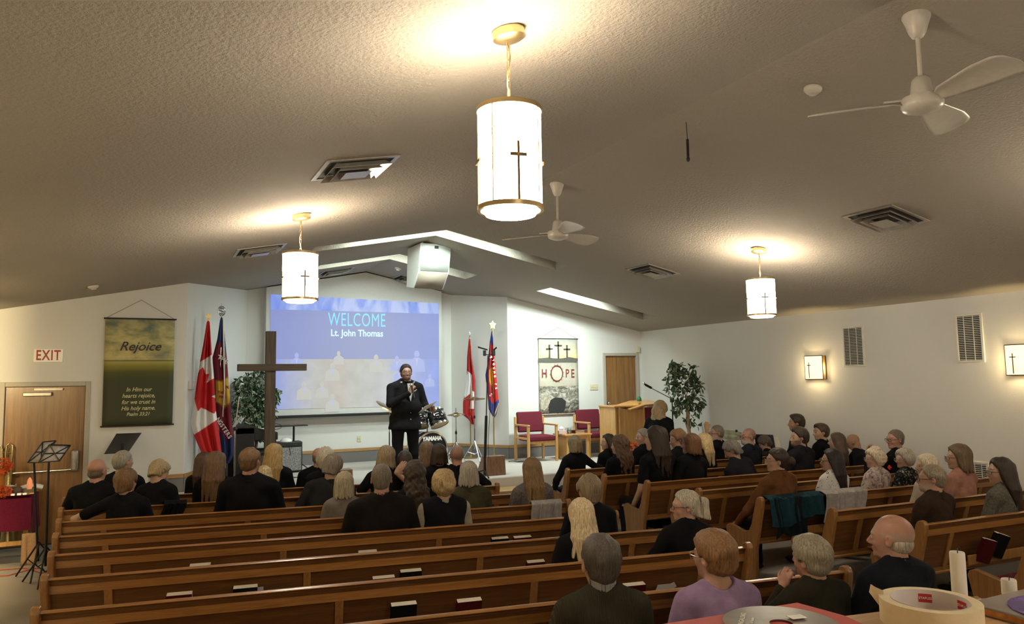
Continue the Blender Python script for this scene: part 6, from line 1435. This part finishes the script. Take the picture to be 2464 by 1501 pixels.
if True:
    # ---------------- left block
    P('man with a grey-fringed bald crown in a black polo at far left',(235,1104),'A',.16,skin='ruddy',hair='bald_fringe',hc=(.10,.075,.05),buzz=(.07,.05,.035),w=1.22,sleeve='short',hyaw=-.15,glasses='w',arms={'l':((-.33,.02,.34),(-.16,.26,.2))})
    P('grey-haired man in black at left, before the music stand',(297,1085),'A0',.22,hair='short',hc=(.28,.26,.22),w=1.05,hyaw=-.5,skin='pink')
    P('auburn short-haired person with a bare forearm along the pew back',(305,1130),'B',.24,hair='layered',hc=(.14,.075,.03),w=1.05,sleeve='short',hs=1.05,hyaw=-.2,arms={'l':((-.47,-.09,.40),(-.26,.14,.45))})
    P('woman with tousled ash-blonde hair bowing her head, in a black collared shirt',(384,1110),'A',.30,hair='layered',hc=(.33,.25,.14),pitch=.55,hroll=-.2,lean=.12,w=.95,sleeve='long')
    P('woman with very long brown hair in black, front left',(522,1089),'A',.20,hair='long',hc=(.115,.065,.032),w=.9,hlen=1.5,hs=1.03)
    P('woman with dark brown hair half hidden behind the long-haired one',(494,1090),'A0',.20,hair='long',hc=(.07,.035,.022),w=.9)
    P('broad man with short reddish-brown hair in a black shirt before the cross',(603,1078),'B',.20,hair='short',hc=(.15,.085,.04),w=1.15,skin='ruddy',sleeve='long')
    P('woman with long straight golden hair before the amplifier',(661,1070),'A0',.20,hair='long',hc=(.36,.24,.10),w=.85,hlen=1.7)
    P('girl with pale blonde hair low beside the broad man in black',(638,1122),'A',.24,hair='long',hc=(.42,.33,.18),w=.75,hroll=-.3,sc=.78,hlen=1.2)
    P('balding man in black seated in front, half hidden by grey hair',(768,1077),'A0',.22,skin='ruddy',hair='bald_fringe',hc=(.12,.09,.06),buzz=(.1,.075,.05),w=1.1,lean=.1)
    P('person with fluffy white-grey hair seated before the screen',(785,1079),'A',.26,hair='layered',hc=(.42,.38,.30),w=.9)
    P('grey-brown haired person in a dark shirt bending right with a bare elbow',(800,1097),'B',.30,hair='layered',hc=(.17,.14,.115),w=1.12,sleeve='short',lean=.22,roll=.12,pitch=.35,hroll=.2,shirt=(.014,.014,.016),arms={'l':((-.30,.0,.26),(-.18,.2,.12))})
    P('woman with an ash-blonde bob in a grey sweater, centre left',(829,1138),'C',.20,hair='bob',hc=(.36,.31,.22),shirt=(.17,.155,.14),kind='knit',w=.92,collar='crew',hlen=1.25)
    P('broad man with cropped grey hair in a dark brown-black jacket at centre',(918,1117),'D',.22,hair='buzz',hc=(.16,.135,.11),buzz=(.15,.13,.10),shirt=(.011,.009,.009),w=1.22,collar='jacket',skin='ruddy',cc=(.06,.055,.05))
    P('woman with an ash-brown bob in black touching her neighbour',(930,1075),'A',.20,hair='bob',hc=(.25,.19,.12),w=.95,sleeve='short',hyaw=-.4,hroll=.1,vox=.008,arms={'l':((-.34,-.02,.32),(-.14,.1,.2)),'r':((.28,-.16,.44),(.10,-.22,.60))},hands={'r':((.55,-.1,.65),(0,1,-.1),.1,.05)})
    P('dark-haired woman in black leaning on her neighbour at centre',(973,1087),'A',.30,hair='long',hc=(.045,.03,.02),w=.85,hroll=.1)
    P('woman with long light brown hair before the bass drum',(1026,1064),'A0',.20,hair='long',hc=(.15,.095,.05),w=.85,hlen=1.3)
    P('person with thick dark brown hair in black before the drums',(1055,1070),'A',.26,hair='bowl',hc=(.035,.018,.012),w=1.0,hlen=.95)
    P('bald man with close-cropped sides in a black jacket, elbow on the pew',(1099,1071),'A',.20,skin='ruddy',hair=None,buzz=(.20,.13,.09),w=1.15,hyaw=-.1,arms={'r':((.36,-.06,.40),(.40,.16,.30))})
    P('woman with long dark curly hair seated behind the broad grey-haired man\'s right',(998,1113),'C',.20,hair='longcurl',hc=(.045,.030,.022),w=.95,hlen=1.25,hs=1.04)
    P('woman with frizzy golden-blonde hair in a black vest with cream sleeves',(1067,1134),'D',.25,hair='curly',hc=(.40,.29,.14),w=1.05,shirt=(.34,.30,.24),vest=(.007,.007,.011),collar='none',hs=1.02)
    P('woman with short silver hair in an olive sweater',(1127,1112),'C',.20,hair='bowl',hc=(.34,.31,.26),shirt=(.060,.055,.032),kind='knit',w=1.0,collar='crew',hlen=1.05)
    P('woman with shoulder-length golden-brown hair in a grey herringbone sweater',(1279,1104),'C',.20,hair='long',hc=(.20,.125,.055),shirt=(.13,.115,.115),kind='herring',w=.98,collar='crew',hs=1.08,hyaw=-.1)
    P('person with layered ash-brown hair in black, right of the grey scarf',(1416,1145),'E',.22,hair='layered',hc=(.22,.165,.10),w=1.02,hs=1.03)
    P('woman with long platinum blonde hair in black, lower centre',(1397,1203),'F',.26,hair='long',hc=(.60,.48,.30),w=.95,hs=1.06,hlen=.8)
    P('woman in profile with glasses and a long grey ponytail, black jacket',(1648,1181),'F',.22,hair='ponytail',hc=(.42,.375,.30),skin='pink',w=1.05,hyaw=1.22,pitch=.03,glasses=True,hs=1.03,collar='crew',arms={'l':((-.34,.05,.26),(-.2,.3,.15))})
    P('man with dark greying hair in a ribbed olive-green sweater, bottom centre',(1443,1288),'H',.22,hair='short',hc=(.075,.062,.052),buzz=(.07,.05,.04),shirt=(.048,.045,.030),kind='rib',w=1.12,collar='shirtgrey',cc=(.26,.26,.25),skin='pink',hs=1.10,vox=.0055)
    P('person with short auburn hair, glasses and a lavender sweater',(1716,1281),'H',.24,hair='thick',hc=(.20,.10,.04),shirt=(.30,.21,.36),kind='knit',w=1.12,collar='scoop',skin='pink',glasses='w',hyaw=.35,hs=1.10,vox=.0055)
    P('older grey-haired person in a dark olive coat resting the head on a hand',(1950,1293),'H',.26,hair='thick',hc=(.26,.225,.165),shirt=(.022,.020,.013),w=1.1,collar='jacket',skin='ruddy',hyaw=.25,hroll=-.12,hs=1.12,vox=.0055,arms={'l':((-.30,.14,.30),(-.135,.09,.565))},hands={'l':((.22,-.2,.9),(.9,.2,-.1),.8)})
    P('bald older man with white fringe in a navy suit jacket at lower right',(2143,1238),'H',.24,hair='bald_fringe',hc=(.45,.38,.30),buzz=(.40,.33,.27),shirt=(.010,.011,.018),w=1.18,collar='jacket',cc=(.010,.011,.018),skin='ruddy',hyaw=.5,hs=1.12,vox=.0055)
    # ---------------- right block, front rows
    P('woman with an ash-brown bob in black at the end of the front right pew',(1382,1050),'a',.22,hair='bob',hc=(.22,.165,.10),w=.95,hlen=.95,hyaw=.0,arms={'l':((-.32,.0,.26),(-.2,.2,.12)),'r':((.33,-.10,.42),(.5,-.1,.36))})
    P('young woman in profile with dark hair smiling, in black, front right',(1462,1046),'a',.42,hair='long',hc=(.03,.018,.012),w=.85,skin='fair',hyaw=1.2)
    P('woman with wavy brown hair in black in the second right pew',(1490,1050),'b',.22,hair='longcurl',hc=(.10,.055,.032),w=.95,hlen=.85)
    P('grey-haired person in glasses turned left beside the orange flowers',(1547,1032),'a',.40,hair='short',hc=(.22,.19,.16),w=.95,skin='pink',hyaw=1.1)
    P('tall woman with dark brown hair and bare upper arms in black',(1577,1028),'c',.30,hair='long',hc=(.030,.018,.014),w=1.02,sleeve='short',hlen=.75,hs=1.08,hyaw=.5,roll=-.05,arms={'l':((-.27,-.05,.25),(-.24,.12,.05))})
    P('woman with curled auburn hair in black near the lectern',(1630,1035),'b',.36,hair='layered',hc=(.20,.11,.05),w=.95,hyaw=1.0,pitch=.2)
    P('woman with a copper-brown bob in a black short-sleeved top',(1661,1046),'c',.28,hair='bob',hc=(.14,.065,.028),w=1.08,sleeve='short',hyaw=.4,hroll=.1,roll=.10,arms={'l':((-.27,-.04,.26),(-.26,.1,.05))})
    P('woman with bright blonde hair and a bare arm reaching down',(1692,1044),'b',.34,hair='long',hc=(.55,.42,.22),w=.95,sleeve='short',hroll=.25,roll=.1,arms={'r':((.34,.0,.34),(.32,.06,.08))},hlen=.8)
    P('bearded grey man with glasses beside the guitar headstock',(1724,1023),'a',.30,hair='buzz',hc=(.17,.14,.11),buzz=(.15,.12,.09),beard=(.40,.36,.32),w=1.08,hyaw=.95,glasses=True,skin='ruddy')
    P('grey-haired person in a dark jacket leaning forward over the pew',(1760,1062),'c',.42,hair='layered',hc=(.16,.145,.13),w=1.08,shirt=(.012,.012,.018),lean=.30,pitch=.55,roll=-.22,hyaw=.7,sc=.98)
    P('nearly bald man with glasses and a grey beard in dark blue',(1800,1030),'b',.28,hair=None,buzz=(.17,.12,.09),beard=(.42,.38,.34),w=1.1,hyaw=1.0,glasses=True,skin='ruddy',shirt=(.012,.013,.019))
    P('dark-haired person bent low beside the laptop',(1838,1050),'a',.30,hair='layered',hc=(.09,.07,.055),w=.9,pitch=.6,lean=.2,sc=.92)
    P('man with spiky dark hair by the right wall, arms crossed',(1915,998),None,pos='y',off=8.1,hair='thick',hc=(.035,.022,.016),w=1.1,facing=.65,hyaw=.25,skin='tan',sc=1.02,sleeve='short',arms={'l':((-.27,.08,.27),(.08,.24,.32)),'r':((.27,.08,.27),(-.06,.26,.30))})
    P('dark-bearded man with brown hair in a charcoal jacket',(1922,1030),'c',.24,hair='thick',hc=(.045,.032,.025),beard=(.04,.03,.022),w=1.18,hyaw=.95,shirt=(.013,.013,.018),skin='fair',collar='jacket')
    P('man with thick brown hair in black looking left by the wall',(1974,1020),'b',.26,hair='thick',hc=(.06,.042,.028),w=1.05,hyaw=.95,skin='fair')
    P('woman with long brown hair in black, right of the brown-haired man',(2012,1043),'c',.26,hair='long',hc=(.085,.055,.036),w=.95,hyaw=.3,hlen=1.3)
    P('bald man bowing his head in a dark navy jacket by the wall',(2052,1045),'c',.34,hair=None,w=1.05,skin='tan',pitch=.6,lean=.2,hyaw=.3,shirt=(.010,.010,.016))
    def poppy(root,q,s,Tt,A):
        c=Tt((-.12,.0,.0)); p=(A['l']['sh']+np.array([-.02,-.0,-.10]))*s
        m=MB()
        for k in range(4): a=k*1.57; m.ball((p[0]-.035+.014*math.cos(a)*0,p[1]-.01+.014*math.cos(a),p[2]+.016*math.sin(a)),(.006,.013,.014),8,6)
        m.build('poppy_pin',plain('poppy_red',(.55,.02,.03),.6),root)
    P('grey-haired man in glasses with hand at his chin and a red poppy pin',(2153,1034),'d',.24,hair='buzz',hc=(.15,.12,.095),buzz=(.14,.11,.085),w=1.1,hyaw=1.1,glasses=True,skin='ruddy',extra=poppy,vox=.008,arms={'l':((-.28,.18,.34),(-.14,.26,.58))},hands={'l':((.1,-.2,.8),(0,-1,-.1),.9)})
    # ---------------- right block, middle rows
    P('woman with a loose dark bun in a rust-brown sweater',(1868,1080),'e',.24,hair='bun',hc=(.035,.022,.015),shirt=(.13,.055,.022),kind='knit',w=1.12,hyaw=.95,glasses='w',collar='roll',hs=1.04,arms={'l':((-.31,.12,.24),(-.2,.36,.08))})
    P('woman with long black hair in a white blouse with blue sprigs',(2000,1082),'e',.24,hair='long',hc=(.018,.012,.011),kind='floral_blue',shirt=(.6,.6,.6),w=1.08,hyaw=.75,glasses=True,hlen=1.25,hs=1.06,collar='crew')
    P('woman with fluffy white curls in a mauve floral blouse',(2103,1080),'e',.26,hair='curly',hc=(.60,.52,.40),kind='floral_mauve',shirt=(.4,.3,.3),w=1.05,hyaw=1.0,glasses='w',skin='pink',collar='crew')
    P('woman with silver curls in a dark floral blouse',(2174,1083),'e',.26,hair='curly',hc=(.40,.37,.31),kind='floral_dark',shirt=(.1,.1,.1),w=1.0,hyaw=1.05,glasses='w',skin='fair')
    P('white-blonde woman in a cream hooded coat behind the brown-jacketed man',(2228,1095),'f',.28,hair='bowl',hc=(.58,.50,.36),shirt=(.36,.32,.26),kind='knit',w=1.05,hyaw=.8,collar='jacket')
    P('woman with a smooth brown bob in a dusty pink top and glasses',(2304,1072),'f',.24,hair='bob',hc=(.13,.085,.045),shirt=(.34,.17,.13),w=1.15,hyaw=.8,glasses=True,hlen=1.3,hs=1.06,collar='crew')
    P('man with thinning grey hair, glasses and a dark brown jacket',(2240,1119),'g',.22,hair='short',hc=(.22,.18,.13),shirt=(.030,.018,.012),w=1.12,hyaw=.65,glasses=True,skin='ruddy',collar='jacket',hs=1.04,beard=(.36,.30,.25))
    P('woman with long dark hair and glasses in a grey checked shawl at far right',(2405,1104),'g',.24,hair='long',hc=(.028,.018,.015),shirt=(.10,.095,.075),kind='herring',w=1.1,hyaw=.85,glasses=True,hlen=1.2,hs=1.05,collar='crew')
    # ---------------- standing
    P('woman with curly blonde hair bowing in a black jacket before the lectern',(1588,968),None,pos='y',off=9.75,hair='longcurl',hc=(.30,.21,.11),stand=True,facing=-.9,hyaw=-.3,pitch=.7,lean=.5,hs=1.1,w=1.0,hlen=1.1,floor=0.0,collar='jacket')
    def presenter(root,q,s,Tt,A):
        M_=clothmat((.012,.012,.014))
        # shirt front, tie-less collar, epaulettes, microphone, paper
        m=MB(); 
        def onchest(x,z): return tuple(Tt((x,.175+ -.25*abs(x)*1.0 -(.42-z)*.0,z))*s)
        m._add([onchest(-.052,.60),onchest(.052,.60),onchest(.040,.47),onchest(.0,.33),onchest(-.040,.47)],[(0,1,2,3,4)])
        m.tube([tuple((q((.066*math.sin(t),-.02+.066*math.cos(t),-.118))*s)) for t in np.linspace(-1.2,1.2,12)],.012*s,6)
        m.build('shirt_front',plain('shirt_white',(.55,.54,.54),.8),root,solid=.004,fix=False,smooth=0)
        m=MB(); m._add([onchest(-.052,.60)]*1+[onchest(-.085,.54),onchest(-.06,.44),onchest(-.0,.325),onchest(-.035,.47)],[(0,1,2,3,4)]); m._add([onchest(.052,.60),onchest(.085,.54),onchest(.06,.44),onchest(.0,.325),onchest(.035,.47)],[(4,3,2,1,0)])
        m.build('lapels',M_,root,solid=.008,fix=False,smooth=0)
        for sx,nm in ((-1,'l'),(1,'r')):
            c=Tt((sx*.105,.075,.612))*s; MB().box(-.014,.014,-.005,.005,-.014,.014,T(tuple(c))@RZ(-sx*.4)@RX(-.7)).build('epaulette',PAPER,root,bevel=.003)
        m=MB()
        for i,z in enumerate((.27,.17,.07)): m.ball(onchest(.0,z),.009,8,6)
        m.build('buttons',CHROME,root)
    g=atd(977,877,11.0)
    pr_=P('smiling bearded man in a dark uniform with glasses, speaking into a microphone',(977,877),None,pos=tuple(g),skin='ruddy',hair='short',hc=(.022,.014,.011),stand=True,floor=STZ,facing=math.pi+.14,hyaw=-.22,glasses=True,beard=(.06,.035,.022),w=1.34,belly=1.2,shirt=(.013,.013,.015),collar='jacket',hs=1.02,vox=.0065,pitch=-.02,extra=presenter,trous=(.010,.010,.013),
        arms={'r':((.30,.10,.30),(.055,.27,.46)),'l':((-.31,.04,.27),(-.29,.27,.20))},hands={'r':((-.25,.15,.75),(-.75,-.45,.0),.95),'l':((-.2,.9,.25),(.9,.1,-.2),.8)})
    import mathutils
    s_=1.0; o=pr_.location; a=pr_.rotation_euler[2]; R2=RZ(a)
    def loc(p): v=R2@Vector(p); return Vector(o)+v
    hv=loc((.035,.31,.50)); r=thing('microphone','black handheld microphone with a silver head held by the speaker','microphone',tuple(hv))
    M=R2@RX(.45)
    MB().tube([(0,0,-.13),(0,0,.05)],[.011,.016],10,M).build('handle',BLACK,r); MB().ball((0,0,.075),.026,12,8,M).build('mic_head',CHROME,r)
    lv=loc((-.33,.37,.25)); o_=MB()._add([(-.14,-.10,0),(.14,-.10,.0),(.14,.10,.0),(-.14,.10,.0)],[(0,1,2,3)],R2@RZ(.25)@RY(.30)@RX(.55)).build('paper_sheet',PAPER,None,solid=.002,fix=False); o_.location=loc((-.17,.40,.25)); tag(o_,'white sheet of notes held in the speaker\'s left hand','paper')
